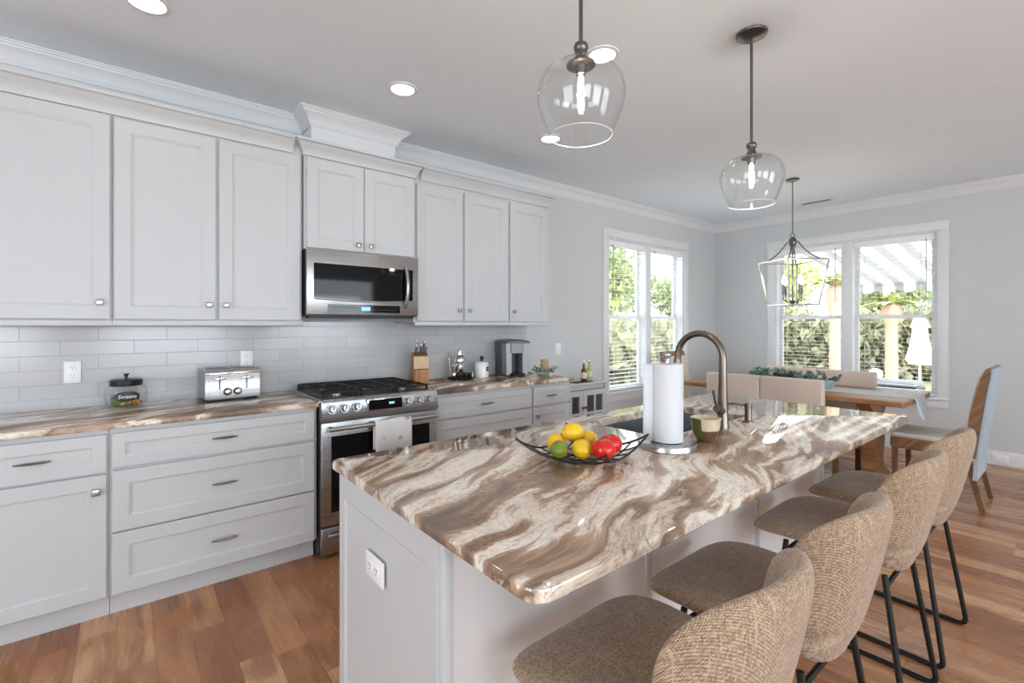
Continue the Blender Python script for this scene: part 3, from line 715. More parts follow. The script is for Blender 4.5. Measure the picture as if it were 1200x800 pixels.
for k in range(9):
    x = .43 + .02 * k
    MB().box(x, x + .008, -.4052, -.4043, 1.452, 1.458).build('keypad_button', kbm, m, True)
b = MB(); P = [(.66, -.405, 1.757)] + [(.66, -.418 - .028 * math.sin(PI * k / 12), 1.752 - .268 * k / 12) for k in range(13)] + [(.66, -.405, 1.479)]
b.tube(P, .0125, 12).build('handle', M['steel'], m, True)
MB().box(.02, .74, -.372, -.3, 1.398, 1.412).build('vent_grille', M['black'], m, True)

# ------------------------------------------------------------------ outlets, switch
def outlet(loc, rz, label, kind='outlet', horiz=False):
    t = thing('wall_outlet' if kind == 'outlet' else 'light_switch', label, kind, loc, rz)
    b = MB(); w, h = (.035, .0585) if not horiz else (.0585, .035); b.box(-w, w, -.007, 0, -h, h, .003); b.build('plate', M['white'], t)
    if kind == 'outlet':
        for s in (-1, 1):
            cx, cz = (0, s * .021) if not horiz else (s * .021, 0)
            b = MB(); b.lathe([(.0165, 0), (.0165, .002), (.0155, .003)], seg=20); b.move(Matrix.Translation((cx, -.0068, cz)) @ Matrix.Rotation(PI / 2, 4, 'X')); f = b.build('receptacle', M['white'], t)
            for dx in (-.006, .006):
                b = MB(); b.box(cx + dx - .0012, cx + dx + .0012, -.0104, -.0095, cz + .001, cz + .009); b.build('slot', M['cabin'], f)
            b = MB(); b.cyl((cx, -.0104, cz - .007), (cx, -.0095, cz - .007), .0025, seg=10); b.build('ground_hole', M['cabin'], f)
    else:
        b = MB(); b.box(-.016, .016, -.011, -.006, -.033, .033, .002); b.build('rocker', M['white'], t)
    return t
outlet((-1.085, -.009, 1.102), 0, 'white outlet on the grey tile between the counter end and the glass jar')
outlet((-.26, -.009, 1.13), 0, 'white outlet on the grey tile just above the toaster')
outlet((2.555, 0, 1.113), 0, 'white rocker switch on the painted wall above the candle dish', 'switch')
outlet((-.3185, -2.193, .672), -PI / 2, 'white outlet on the island end panel', 'outlet', True)
outlet((XF - .0145, -2.872, .066), -PI / 2 + PI, 'white outlet set in the baseboard under the dining window wall', 'outlet', True).rotation_euler = (0, 0, -PI / 2)

# ------------------------------------------------------------------ counter items
Z0 = ZT
j = thing('glass_jar', 'squat glass jar with black lid and oval black label on the granite', 'jar', (-.862, -.115, Z0), math.radians(2))
b = MB(); b.lathe([(.0, .003), (.075, .003), (.09, .015), (.094, .04), (.094, .085), (.088, .102), (.074, .112), (.072, .114), (.086, .1), (.09, .085), (.09, .04), (.086, .018), (.074, .008), (0, .008)], seg=40); b.build('jar_body', M['glass'], j)
b = MB(); b.lathe([(.0, .113), (.07, .113), (.072, .118), (.072, .14), (.068, .145), (0, .149)], seg=40); lid = b.build('lid', M['rubber'], j)
b = MB(); b.lathe([(.0, .148), (.008, .148), (.007, .165), (.013, .172), (.013, .177), (0, .178)], seg=20); b.build('lid_knob', M['rubber'], lid)
b = MB(); rows = []
def onjar(u, v, d=0.0): a = u / .0945; return ((.0952 + d) * math.sin(a), -(.0952 + d) * math.cos(a), .062 + v)
R1 = [onjar(.058 * math.cos(2 * PI * k / 40), .026 * math.sin(2 * PI * k / 40)) for k in range(40)]; R0 = [onjar(.052 * math.cos(2 * PI * k / 40), .0225 * math.sin(2 * PI * k / 40), .0006) for k in range(40)]
Rb = [onjar(.058 * math.cos(2 * PI * k / 40), .026 * math.sin(2 * PI * k / 40), -.001) for k in range(40)]; Rc = [onjar(.025 * math.cos(2 * PI * k / 40), .011 * math.sin(2 * PI * k / 40), .0008) for k in range(40)]
b.loops([Rb, R1, R0, Rc]); lb = b.build('label_plate', M['rubber'], j)
text('Sweets', .028, M['ceramic'], lb, (0, -.0978, .061), (PI / 2, 0, 0), shear=.25)
rng = random.Random(2); cand = [plain('candy_%s' % n, c, .3) for n, c in (('yellow', srgb(214, 170, 50)), ('red', srgb(190, 66, 58)), ('green', srgb(110, 128, 60)), ('white', srgb(220, 214, 206)), ('pink', srgb(226, 150, 140)))]
b = MB()
for k in range(90):
    rr = .064 * math.sqrt(rng.random()); a = rng.random() * 2 * PI; z = .0195 + .012 * int(rng.random() * 2.3)
    q = Euler((rng.random() * 3, rng.random() * 3, 0)).to_matrix().to_4x4(); f0 = len(b.bm.faces)
    b.ball((-.862 + rr * math.cos(a), -.115 + rr * math.sin(a), Z0 + z), (.011, .008, .0065), 8, 6, q); b.bm.faces.ensure_lookup_table(); mi = (0 if math.cos(a + .5) > .3 and rng.random() < .5 else (1 if math.cos(a) > .3 else (2 if math.cos(a) < -.5 else rng.randrange(5))))
    for f in b.bm.faces[f0:]: f.material_index = mi
o = b.build('wrapped_sweets', cand); tag(o, 'small coloured sweets lying in the bottom of the glass jar', 'sweets', kind='stuff')

# toaster
t = thing('toaster', 'stainless four-slot toaster with two dials on the granite', 'toaster', (-.375, -.15, Z0), math.radians(3))
b = MB(); b.prism([(-.098, .012), (-.1, .03), (-.098, .165), (-.085, .184), (.085, .184), (.098, .165), (.1, .03), (.098, .012)], 'X', -.142, .142); b.bevel(.006); b.build('body', M['steel'], t)
MB().box(-.132, .132, -.088, .088, 0, .0135, .003).build('base', M['rubber'], t)
for x in (-.066, .066):
    for y in (-.035, .035): MB().box(x - .055, x + .055, y - .013, y + .013, .1835, .1852).build('slot', M['rubber'], t)
MB().box(-.143, .143, -.104, -.09, .152, .168, .005).build('chrome_band', M['chrome'], t)
for x in (-.07, .07):
    b = MB(); b.box(x - .003, x + .003, -.1015, -.098, .065, .145); g = b.build('lever_track', M['rubber'], t)
    b = MB(); b.box(x - .03, x + .03, -.128, -.1, .126, .138, .004); b.build('lever', M['chrome'], t)
for x in (-.03, .022):
    b = MB(); b.lathe([(.0225, 0), (.0225, .006), (.02, .008)], seg=24); b.move(Matrix.Translation((x, -.1, .052)) @ Matrix.Rotation(PI / 2, 4, 'X')); kn = b.build('dial_ring', M['rubber'], t)
    b = MB(); b.lathe([(.016, 0), (.016, .016), (.013, .018), (0, .018)][:3], seg=24); b.move(Matrix.Translation((x, -.106, .052)) @ Matrix.Rotation(PI / 2, 4, 'X')); b.build('dial', M['chrome'], kn)
MB().box(-.118, -.073, -.1022, -.0998, .036, .047, .0008).build('badge', M['white'], t)

# knife block with knives
KR = math.radians(-14)
k = thing('knife_block', 'slanted wooden knife block beside the range', 'knife block', (.905, -.14, Z0), KR)
b = MB(); b.prism([(.085, 0), (-.078, 0), (-.07, .2), (-.015, .232)], 'X', -.058, .058); b.bevel(.003); b.build('block', M['block'], k)
b = MB(); b.prism([(-.0785, 0), (-.1, 0), (-.1, .104), (-.0755, .106)], 'X', -.054, .054); b.bevel(.002); b.build('steak_block', M['block'], k)
b = MB(); b.prism([(-.0755, .112), (-.084, .112), (-.078, .203), (-.0705, .2)], 'X', -.056, .056); fc = b.build('slotted_face', M['blockend'], k)
for q in range(7):
    b = MB(); x = -.044 + q * .0147; b.prism([(-.0835, .118), (-.0842, .118), (-.079, .196), (-.0782, .196)], 'X', x - .0012, x + .0012); b.build('slot', M['block'], fc)
Mk = Matrix.Translation(k.location) @ Matrix.Rotation(KR, 4, 'Z')
LB = ['steel-handled knife at the range end of the front row in the block', 'steel-handled knife in the middle of the front row in the block', 'steel-handled knife at the far end of the front row in the block', 'taller steel-handled knife in the back row of the block, nearest the range', 'taller steel-handled knife in the back row of the block, nearest the shaker']
for i, (u, v, L) in enumerate(((-.036, -.052, .085), (.0, -.052, .092), (.036, -.052, .085), (-.028, -.03, .105), (.03, -.03, .1))):
    base = Mk @ Vector((u, v, .213 if v < -.04 else .227)); ax = (Mk.to_3x3() @ Vector((.04, -.26, 1))).normalized()
    kt = thing('kitchen_knife', LB[i], 'knife', tuple(base), 0, 'knives in the wooden block')
    b = MB(); P = [base + ax * L * q for q in (0.01, .3, .35, .6, .9, 1)]; b.tube(P, [.008, .0085, .012, .0105, .013, .009], 10); b.build('handle', M['steel'], kt, True)
b = MB(); b.lathe([(0, .0), (.045, 0), (.052, .006), (.05, .012), (.03, .009), (0, .008)], (1.065, -.19, Z0), 28, sy=.55); tag(b.build('spoon_rest', plain('dark_wood', srgb(120, 66, 38), .4)), 'small flat brown wooden spoon rest beside the knife block', 'spoon rest')

# bar tray
b = MB(); b.lathe([(0, .002), (.1, .002), (.106, .006), (.108, .018), (.104, .018), (.1, .008), (0, .007)], (1.262, -.19, Z0), 36); tr = b.build('bar_tray', M['black']); tag(tr, 'round black bar tray beside the white canister', 'tray')
zt = Z0 + .0075
s = thing('cocktail_shaker', 'tall shiny steel cocktail shaker on the black bar tray', 'shaker', (1.275, -.15, zt))
MB().lathe([(0, 0), (.032, 0), (.036, .01), (.042, .14)], seg=28).build('cup', M['chrome'], s)
MB().lathe([(.0425, .14), (.0425, .15), (.036, .172), (.022, .188), (.02, .19)], seg=28).build('strainer', M['chrome'], s)
MB().lathe([(.021, .188), (.021, .225), (.017, .234), (0, .236)], seg=24).build('cap', M['chrome'], s)
b = MB(); b.lathe([(0, 0), (.022, 0), (.024, .004), (.018, .045), (.007, .052), (.007, .056), (.018, .062), (.026, .105), (.024, .105), (.016, .065), (.003, .058)], (1.212, -.17, zt), 22); tag(b.build('jigger', M['chrome']), 'small steel double jigger on the bar tray next to the shaker', 'jigger')
s = thing('bar_spoon', 'thin upright bar spoon in the tray behind the jigger', 'spoon', (1.2, -.12, zt)); MB().cyl((0, 0, 0), (0, .008, .15), .0022, seg=8).build('handle', M['chrome'], s); MB().ball((0, .0082, .155), (.006, .003, .01)).build('bowl', M['chrome'], s)
for i, (x, y) in enumerate(((1.225, -.235), (1.268, -.255), (1.312, -.24))):
    s = thing('stemless_glass', ['low dark tumbler at the near edge of the bar tray', 'second low dark tumbler on the bar tray, below the shaker', 'third low dark tumbler on the bar tray, nearest the canister'][i], 'glass', (x, y, zt), 0, 'dark tumblers on the bar tray')
    MB().lathe([(0, 0), (.016, 0), (.019, .006), (.021, .045), (.019, .045), (.016, .008), (0, .006)], seg=18).build('tumbler', plain('smoked_glass', srgb(34, 34, 36), .08), s)
    MB().lathe([(.0215, .044), (.0215, .052), (.019, .052), (.019, .044)], seg=18, closed=True).build('rim', M['rubber'], s)
b = MB(); b.lathe([(0, 0), (.024, 0), (.027, .02), (.02, .05), (.018, .05), (.024, .02), (0, .004)], (1.345, -.20, zt), 20); tag(b.build('egg_cup', M['ceramic']), 'little white ceramic pot on the bar tray, nearest the canister', 'pot')
# white canister
s = thing('canister', 'white canister with black stopper and small black label', 'canister', (1.487, -.165, Z0))
MB().lathe([(0, 0), (.058, 0), (.061, .004), (.061, .115), (.056, .128), (.03, .136), (0, .138)], seg=36).build('body', M['ceramic'], s)
MB().lathe([(.012, .135), (.012, .15), (.018, .158), (.018, .172), (.01, .18), (0, .181)], seg=20).build('stopper', M['rubber'], s)
b = MB(); rows = [[(.0618 * math.sin(a), -.0618 * math.cos(a), z) for a in [.05 + .08 * q for q in range(8)]] for z in (.055, .092)]; lp = b.strip(rows).build('label_plate', M['rubber'], s, thick=.001)
b = MB(); rows = [[(.0626 * math.sin(a), -.0626 * math.cos(a), z) for a in [.18 + .08 * q for q in range(5)]] for z in (.071, .0765)]; b.strip(rows).build('lettering', M['ceramic'], lp, thick=.0006)

# coffee maker
c = thing('coffee_maker', 'grey and silver single-cup coffee maker at the end of the counter', 'coffee maker', (1.80, -.19, Z0), math.radians(-16)); gr = plain('silver_plastic', srgb(150, 150, 152), .4, .3); dg = plain('dark_grey_plastic', srgb(74, 76, 80), .35)
b = MB(); b.prism([(-.12, 0), (.12, 0), (.125, .30), (-.125, .30)], 'Y', .0, .14); b.bevel(.012); b.build('water_tank', dg, c)
for sx in (-1, 1):
    b = MB(); b.prism([(sx * .06, .012), (sx * .112, .012), (sx * .118, .285), (sx * .058, .285)], 'Y', -.12, .02); b.bevel(.008); b.build('side_column', gr, c)
b = MB(); b.prism([(-.066, .2), (.066, .2), (.07, .287), (-.07, .287)], 'Y', -.135, .01); b.bevel(.008); b.build('brew_head', plain('grey_head', srgb(112, 112, 112), .35, .4), c)
b = MB(); L = []
for y in (-.15, -.14, .13, .145):
    q = .012 if y in (-.15, .145) else 0; L.append([(-.135 + q, y, .283), (.135 - q, y, .283)] + [((.135 - q) * math.cos(PI * a / 10), y, .288 + (.03 - q) * math.sin(PI * a / 10)) for a in range(11)])
b.loops(L).build('lid', dg, c)
c.scale = (.88, .92, 1)
MB().box(-.06, .06, -.02, .01, .015, .2).build('brew_bay', M['rubber'], c)
b = MB(); b.lathe([(0, 0), (.075, 0), (.078, .006), (.078, .022), (.072, .026), (0, .026)], (0, -.12, 0), 28, sy=.9); b.build('drip_tray', M['rubber'], c)

# candle dish with greenery
d = thing('decor_dish', 'pale green shallow dish holding the candle at the counter end', 'dish', (2.015, -.46, Z0))
d.location = (2.0, -.40, Z0)
b = MB(); b.lathe([(0, .004), (.05, .0), (.055, .004), (.085, .03), (.088, .036), (.08, .033), (.05, .01), (0, .008)], seg=32); b.build('bowl', plain('celadon_glaze', srgb(176, 204, 192), .15), d)
rng = random.Random(5); b = MB()
def leaf(b, p, dr, L, w):
    dr = Vector(dr).normalized(); sd = dr.cross(Vector((0, 0, 1)));  sd = sd.normalized() if sd.length > .01 else Vector((1, 0, 0)); up = sd.cross(dr)
    rows = []
    for s_, ww in ((0, .08), (.3, .8), (.6, 1), (.85, .6), (1, .05)):
        q = Vector(p) + dr * L * s_ + up * L * .18 * math.sin(PI * s_)
        rows.append([q - sd * w * ww + up * .15 * w * ww, q, q + sd * w * ww + up * .15 * w * ww])
    b.strip(rows)
def sprig(b, p, dr, n, L, lw, rng):
    dr = Vector(dr).normalized(); q = Vector(p)
    for i in range(n):
        q = q + dr * L
        for sg in (-1, 1):
            o_ = Vector((rng.uniform(-1, 1), rng.uniform(-1, 1), rng.uniform(-.1, .9))); leaf(b, q, dr * .5 + o_, lw * rng.uniform(1.1, 1.7), lw * .42)
for kk in range(13):
    a = kk * 2.4; sprig(b, (.03 * math.cos(a), .03 * math.sin(a), .022), (math.cos(a), math.sin(a) * .8, .22 + .3 * rng.random()), 3, .027, .022, rng)
b.build('greenery', M['leaf_e'], d, thick=.0008)
cd = thing('pillar_candle', 'tan pillar candle standing in the green dish', 'candle', (2.0, -.40, Z0 + .009))
b = MB(); b.lathe([(0, 0), (.036, 0), (.037, .003), (.036, .06), (.034, .062), (.037, .064), (.036, .128), (.03, .132), (.012, .126), (0, .125)], seg=26); b.build('wax', plain('tan_wax', srgb(188, 150, 112), .5, var=.08, vs=40), cd)
MB().cyl((0, 0, .124), (.002, 0, .138), .0012, seg=6).build('wick', M['rubber'], cd)
b = MB(); b.ball((1.955, -.52, Z0 + .019), (.019, .016, .018)); tag(b.build('decor_ball', plain('pale_moss', srgb(206, 204, 170), .8)), 'small pale ball beside the candle dish', 'ornament')

# display cabinet (glass doors) past the counter
DX0, DX1, DY = 2.16, 2.835, -.40
d = thing('display_cabinet', 'small white glass-door cabinet between the counter and the window', 'cabinet', ((DX0 + DX1) / 2, -.2, 0))
b = MB(); b.box(DX0 - .008, DX1 + .008, DY - .012, -.012, .785, .805, .004); b.build('top', M['cab'], d, True)
for x in (DX0, DX1 - .02): MB().box(x, x + .02, DY + .02, -.014, .04, .785).build('side_panel', M['cab'], d, True)
MB().box(DX0 + .02, DX1 - .02, -.02, -.014, .04, .785).build('back_panel', M['cabin'], d, True)
for z in (.05, .40): MB().box(DX0 + .02, DX1 - .02, DY + .025, -.02, z, z + .018).build('shelf', M['cab'], d, True)
MB().box(DX0, DX1, DY + .02, DY + .04, .74, .785).build('face_rail', M['cab'], d, True)
MB().box(DX0, DX1, DY + .02, DY + .04, .0, .06).build('plinth', M['cab'], d, True)
mx_ = (DX0 + DX1) / 2
for a0, a1, kx in ((DX0 + .008, mx_ - .002, mx_ - .02), (mx_ + .002, DX1 - .008, mx_ + .02)):
    b = MB(); z0, z1 = .065, .735; st_ = .052; mid = (a0 + a1) / 2
    R = lambda i, y: [(a0 + i, y, z0 + i), (a1 - i, y, z0 + i), (a1 - i, y, z1 - i), (a0 + i, y, z1 - i)]
    b.loops([R(0, DY), R(st_, DY), R(st_, DY + .019), R(0, DY + .019)], closed=True)
    b.box(mid - .012, mid + .012, DY + .001, DY + .017, z0 + st_ - .001, z1 - st_ + .001)
    b.box(a0 + st_ - .001, a1 - st_ + .001, DY + .002, DY + .016, .505, .525)
    dd = b.build('glass_door', M['cab'], d, True, smooth=0)
    MB().box(a0 + st_ - .004, a1 - st_ + .004, DY + .009, DY + .012, z0 + st_ - .004, z1 - st_ + .004).build('pane', M['pane'], dd, True)
    b = MB(); b.lathe([(.005, 0), (.005, .012), (.013, .018), (.014, .026), (.008, .031)], seg=16); b.move(Matrix.Translation((kx, DY + .001, .575)) @ Matrix.Rotation(PI / 2, 4, 'X')); b.build('knob', M['gun'], dd, True)
ZD = .805
b = MB(); b.box(2.42, 2.66, -.385, -.285, ZD, ZD + .006, .002); tr = b.build('serving_tray', M['black']); tag(tr, 'little dark tray on top of the glass-door cabinet', 'tray')
def bottle(x, y, glassm, lab, label):
    s = thing('syrup_bottle', label, 'bottle', (x, y, ZD + .006), 0, 'bottles on the glass-door cabinet')
    MB().lathe([(0, 0), (.026, 0), (.028, .004), (.028, .095), (.024, .112), (.012, .13), (.0105, .158), (.0115, .16), (.0115, .166), (0, .166)], seg=24).build('bottle_glass', glassm, s)
    MB().lathe([(.0284, .03), (.0288, .032), (.0288, .085), (.0284, .087), (.0275, .087), (.0275, .03)], seg=24, closed=True).build('bottle_label', lab, s)
    MB().lathe([(0, .166), (.011, .166), (.011, .18), (.004, .186), (.003, .2), (0, .2)], seg=16).build('pourer', M['chrome'], s)
bottle(2.575, -.335, plain('amber_glass', srgb(104, 62, 44), .08), plain('cream_label', srgb(222, 214, 196), .7), 'brown syrup bottle with cream label on the little tray')
bottle(2.735, -.265, plain('green_glass', srgb(176, 200, 120), .08), plain('pale_green_label', srgb(216, 226, 170), .7), 'pale green bottle beside the brown bottle by the window')
b = MB(); b.lathe([(0, 0), (.024, 0), (.028, .005), (.03, .045), (.028, .045), (.026, .008), (0, .006)], (2.475, -.335, ZD + .006), 22); tag(b.build('shot_glass', M['glass']), 'clear little glass on the tray beside the brown bottle', 'glass')

# ------------------------------------------------------------------ island
IX0, IX1, IY0, IY1 = -.343, 2.101, -1.878, -2.891
isl = thing('kitchen_island', 'white kitchen island base with panelled end and plain knee wall', 'island', (.9, -2.2, 0))
def ibody():
    b = MB(); x0, x1, y0, y1 = -.297, 2.06, -2.53, -1.90
    P = rrect(x0, x1, y0, y1); H = rrect(.75, 1.51, -2.41, -1.98)
    return slab(b, P, H, .0, .8805, .001)
ibody().build('body', plain('knee_wall_paint', srgb(222, 219, 217), .6, var=.01), isl, True, smooth=0)
# end panel with a recessed field facing -X
b = MB(); R = lambda i, x: [(x, -2.545 + i, .0 + i), (x, -1.90 - i, .0 + i), (x, -1.90 - i, .8805 - i), (x, -2.545 + i, .8805 - i)]
def Rr(x, iy, iz0, iz1): return [(x, -2.528 + iy, iz0), (x, -1.898 - iy, iz0), (x, -1.898 - iy, .8805 - iz1), (x, -2.528 + iy, .8805 - iz1)]
b.loops([Rr(-.297, 0, 0, 0), Rr(-.318, 0, 0, 0), Rr(-.318, .045, .11, .085), Rr(-.315, .048, .113, .088), Rr(-.312, .055, .12, .095)]); b.build('end_panel', M['cab'], isl, True, smooth=0)
MB().box(-.312, -.285, -2.547, -2.528, 0, .8805, .002).build('corner_trim', M['cab'], isl, True)
for x in (.476, 1.272, 2.045): MB().box(x - .014, x + .014, -2.538, -2.5295, .0, .8805, .001).build('batten', M['cab'], isl, True)
MB().box(-.28, 2.06, -2.541, -2.5295, 0, .09, .002).build('base_strip', M['cab'], isl, True)
tag(slab(MB(), rrect(IX0, IX1, IY1, IY0, (.045, .03, .02, .03)), rrect(.772, 1.488, -2.392, -2.003, (.012,) * 4, 3), .8815, ZT, .006).build('countertop', M['island_granite']), 'large polished brown-veined granite island top with sink cutout', 'countertop')
sk = thing('kitchen_sink', 'dark undermount sink set in the island granite', 'sink', (1.13, -2.2, .68)); sm = plain('dark_sink', srgb(120, 130, 134), .35, .4)
b = MB(); Q = lambda i, z: [(x, y, z) for x, y in rrect(.764 + i, 1.496 - i, -2.40 + i, -1.995 - i, (.02,) * 4, 3)]
b.loops([Q(0, .8812), Q(.006, .88), Q(.010, .69), Q(.03, .68)], False, True); b.loops([Q(0, .8812), Q(-.004, .8805), Q(-.002, .672), Q(.02, .665)], False, True); b.build('basin', sm, sk, True)
MB().lathe([(0, .0), (.04, 0), (.042, .003), (.03, .004), (0, .002)], (1.13, -2.2, .681), 24).build('drain', M['chrome'], sk, True)
# faucet
f = thing('faucet', 'tall arched bronze-nickel pull-down faucet on the island', 'faucet', (1.125, -2.455, ZT))
b = MB(); P = []; Rr_ = []
for z, r0 in ((0, .026), (.012, .026), (.02, .0235), (.1, .021), (.2, .0175), (.30, .0155)): P.append((0, 0, z)); Rr_.append(r0)
for k in range(1, 17):
    a = PI * k / 16; P.append((0, .105 - .105 * math.cos(a), .30 + .105 * math.sin(a))); Rr_.append(.0145)
fdir = Matrix.Rotation(math.radians(2), 4, 'Z')
P += [(0, .212, .28)]; Rr_ += [.0145]
b.tube(P, Rr_, 18); b.move(fdir); b.build('neck', M['bronze'], f)
b = MB(); b.tube([(0, .2115, .288), (0, .214, .262), (0, .2165, .22), (0, .217, .20), (0, .217, .196)], [.0155, .0175, .0205, .021, .016], 18); b.move(fdir); sh = b.build('spray_head', M['bronze'], f)
b = MB(); b.box(-.006, .006, .190, .198, .215, .25, .002); b.move(fdir); b.build('spray_button', M['rubber'], sh)
b = MB(); b.tube([(0, 0, .072), (-.05, -.004, .088), (-.062, -.005, .092)], [.018, .0175, .016], 18); hb = b.build('valve_body', M['bronze'], f)
b = MB(); b.tube([(-.055, -.004, .098), (-.065, .0, .13), (-.072, .004, .168)], [.006, .0055, .0065], 10); b.build('lever', M['bronze'], hb)
s = thing('soap_dispenser', 'short bronze-nickel soap dispenser pump beside the faucet', 'dispenser', (1.345, -2.462, ZT))
MB().lathe([(0, 0), (.025, 0), (.025, .005), (.0155, .008), (.0155, .066), (.017, .068), (.017, .083), (0, .085)], seg=22).build('body', M['bronze'], s)
MB().tube([(0, .01, .075), (-.012, .06, .078), (-.014, .088, .073)], [.006, .0055, .005], 10).build('spout', M['bronze'], s)
# paper towel
ph = thing('paper_towel_holder', 'round brushed steel paper towel holder with ball finial', 'paper towel holder', (.66, -2.485, ZT))
MB().lathe([(0, 0), (.1, 0), (.102, .002), (.102, .019), (.1, .022), (0, .024)], seg=48).build('base', M['steel'], ph)
MB().cyl((0, 0, .02), (0, 0, .318), .007).build('rod', M['chrome'], ph)
b = MB(); b.lathe([(.006, .312), (.012, .316), (.012, .32), (.008, .323)], seg=20); b.ball((0, 0, .334), .0155); b.build('finial', M['steel'], ph)
b = MB(); b.tube([(.012, .004, .335), (.022, .01, .345), (.03, .02, .362), (.02, .03, .374), (.008, .026, .368)], .0028, 8); b.build('tear_loop', M['chrome'], ph)
pr = thing('paper_towel_roll', 'white paper towel roll standing on the steel holder', 'paper towel', (.66, -2.485, ZT + .0245))
b = MB(); b.lathe([(.02, 0), (.054, 0), (.0555, .002), (.0555, .276), (.054, .278), (.02, .278)], seg=48, closed=True); b.build('roll', M['paper'], pr)
b = MB(); rows = []
c0 = math.radians(200)
for z in (.002, .1, .2, .277):
    row = []
    for k in range(10):
        a = math.radians(110) + k / 9 * math.radians(45); row.append((.057 * math.cos(a), .057 * math.sin(a), z))
    e = Vector(row[-1]); tdir = Vector((-math.sin(math.radians(155)), math.cos(math.radians(155)), 0))
    for s_ in (.012, .024, .036): row.append(tuple(e + Vector((-.75, .62, 0)).normalized() * s_ + Vector((-.3, -.3, 0)) * s_ * s_ * 6))
    rows.append(row)
b.strip(rows).build('loose_sheet', M['paper'], pr, thick=.0012)
# mug
mg = thing('ceramic_cup', 'cream and brown glazed stoneware cup beside the faucet', 'cup', (.855, -2.525, ZT), math.radians(80))
def glaze():
    t = NT('two_tone_glaze'); x, y, z = t.sep(t.coord()); n = t.noise(t.coord(), 30, 3, .6)
    zz = t.math('MULTIPLY_ADD', n, .012, z); col = t.ramp(t.math('DIVIDE', zz, .1), [(.0, srgb(120, 92, 70)), (.36, srgb(96, 72, 52)), (.50, srgb(96, 72, 52)), (.54, srgb(208, 190, 158)), (1, srgb(206, 190, 160))])
    g = t.math('LESS_THAN', t.math('ABSOLUTE', t.math('SUBTRACT', x, .0)), .02); g2 = t.math('MULTIPLY', g, t.math('GREATER_THAN', y, 0.0))
    t.set(t.mix(g2, col, srgb(92, 92, 44)), .2); return t.m
b = MB(); b.lathe([(0, .001), (.028, .0), (.032, .004), (.045, .03), (.052, .06), (.053, .082), (.056, .088), (.053, .09), (.049, .083), (.048, .06), (.04, .03), (.025, .01), (0, .008)], seg=36); b.build('cup', glaze(), mg)
# wire basket + fruit
bk = thing('wire_fruit_basket', 'black wire fruit basket with raised pointed corners', 'basket', (0.303, -2.405, ZT), math.radians(14))
H = .158
def bz(u, v):
    m = max(abs(u), abs(v)); return .006 + .020 * m ** 1.8 + .050 * (abs(u) * abs(v)) ** 2.2
def bp(u, v): return (H * u * (1 - .16 * (1 - v * v)) , H * v * (1 - .16 * (1 - u * u)), bz(u, v))
b = MB(); rim = []
for i in range(16): rim.append(bp(-1 + i / 8, -1))
for i in range(16): rim.append(bp(1, -1 + i / 8))
for i in range(16): rim.append(bp(1 - i / 8, 1))
for i in range(16): rim.append(bp(-1, 1 - i / 8))
b.tube(rim, .0034, 8, True).build('rim', M['black'], bk)
for k in range(-2, 3):
    b = MB(); b.tube([bp(k / 3, -1 + i / 8) for i in range(17)], .0024, 6); b.build('wire', M['black'], bk)
    b = MB(); b.tube([bp(-1 + i / 8, k / 3) for i in range(17)], .0024, 6); b.build('wire', M['black'], bk)
lem = plain('lemon_skin', srgb(232, 186, 30), .35, var=.06, vs=30); lim = plain('lime_skin', srgb(112, 128, 36), .35, var=.12, vs=30); red = plain('tomato_skin', srgb(204, 24, 20), .15, var=.05)
def fruit(kind, x, y, z, label, rz=0.0):
    if kind == 'tomato':
        t = thing('tomato', label, 'tomato', (x, y, z), rz, 'tomatoes in the wire basket')
        MB().lathe([(0, -.029)] + [(.0375 * math.sin(q) ** .9, -.031 * math.cos(q)) for q in [.25 + .19 * k for k in range(14)]] + [(.012, .0285), (0, .026)], seg=36).build('flesh', red, t, smooth=80)
        b = MB()
        for k in range(5): a = k * 2 * PI / 5; leaf(b, (0, 0, .026), (math.cos(a), math.sin(a), .1), .016, .004)
        b.build('calyx', M['leaf_g'], t, thick=.0008)
    else:
        t = thing(kind, label, kind, (x, y, z), rz, kind + 's in the wire basket'); s_ = 1.0 if kind == 'lemon' else .92
        MB().lathe([(0, -.042), (.004, -.0405)] + [(.0305 * math.sin(q), -.037 * math.cos(q)) for q in [.3 + .195 * k for k in range(14)]] + [(.004, .0405), (0, .042)], seg=30).move(Matrix.Rotation(PI / 2, 4, 'Y') @ Matrix.Diagonal((s_, s_, s_, 1))).build('rind', lem if kind == 'lemon' else lim, t, smooth=80)
        MB().cyl((.040 * s_, 0, 0), (.0428 * s_, 0, 0), .003, seg=8).build('stem_end', M['leaf_g'], t)
ZB = ZT + .019
fruit('lemon', 0.250, -2.330, ZB + .031, 'lemon at the far side of the basket beside the lime', .6)
fruit('lemon', 0.295, -2.363, ZB + .066, 'lemon lying on top of the other fruit', -.5)
fruit('lemon', 0.260, -2.437, ZB + .030, 'lemon at the front between the lime and the tomato', 1.2)
fruit('lemon', 0.365, -2.370, ZB + .031, 'lemon at the back, mostly hidden behind the big tomato', .2)
fruit('lime', 0.202, -2.394, ZB + .029, 'dark green lime at the front edge of the basket', 1.0)
fruit('tomato', 0.283, -2.507, ZB + .040, 'larger red tomato at the front of the basket', .3)
fruit('tomato', 0.357, -2.473, ZB + .039, 'red tomato behind the larger one, nearest the paper towels', 1.0)

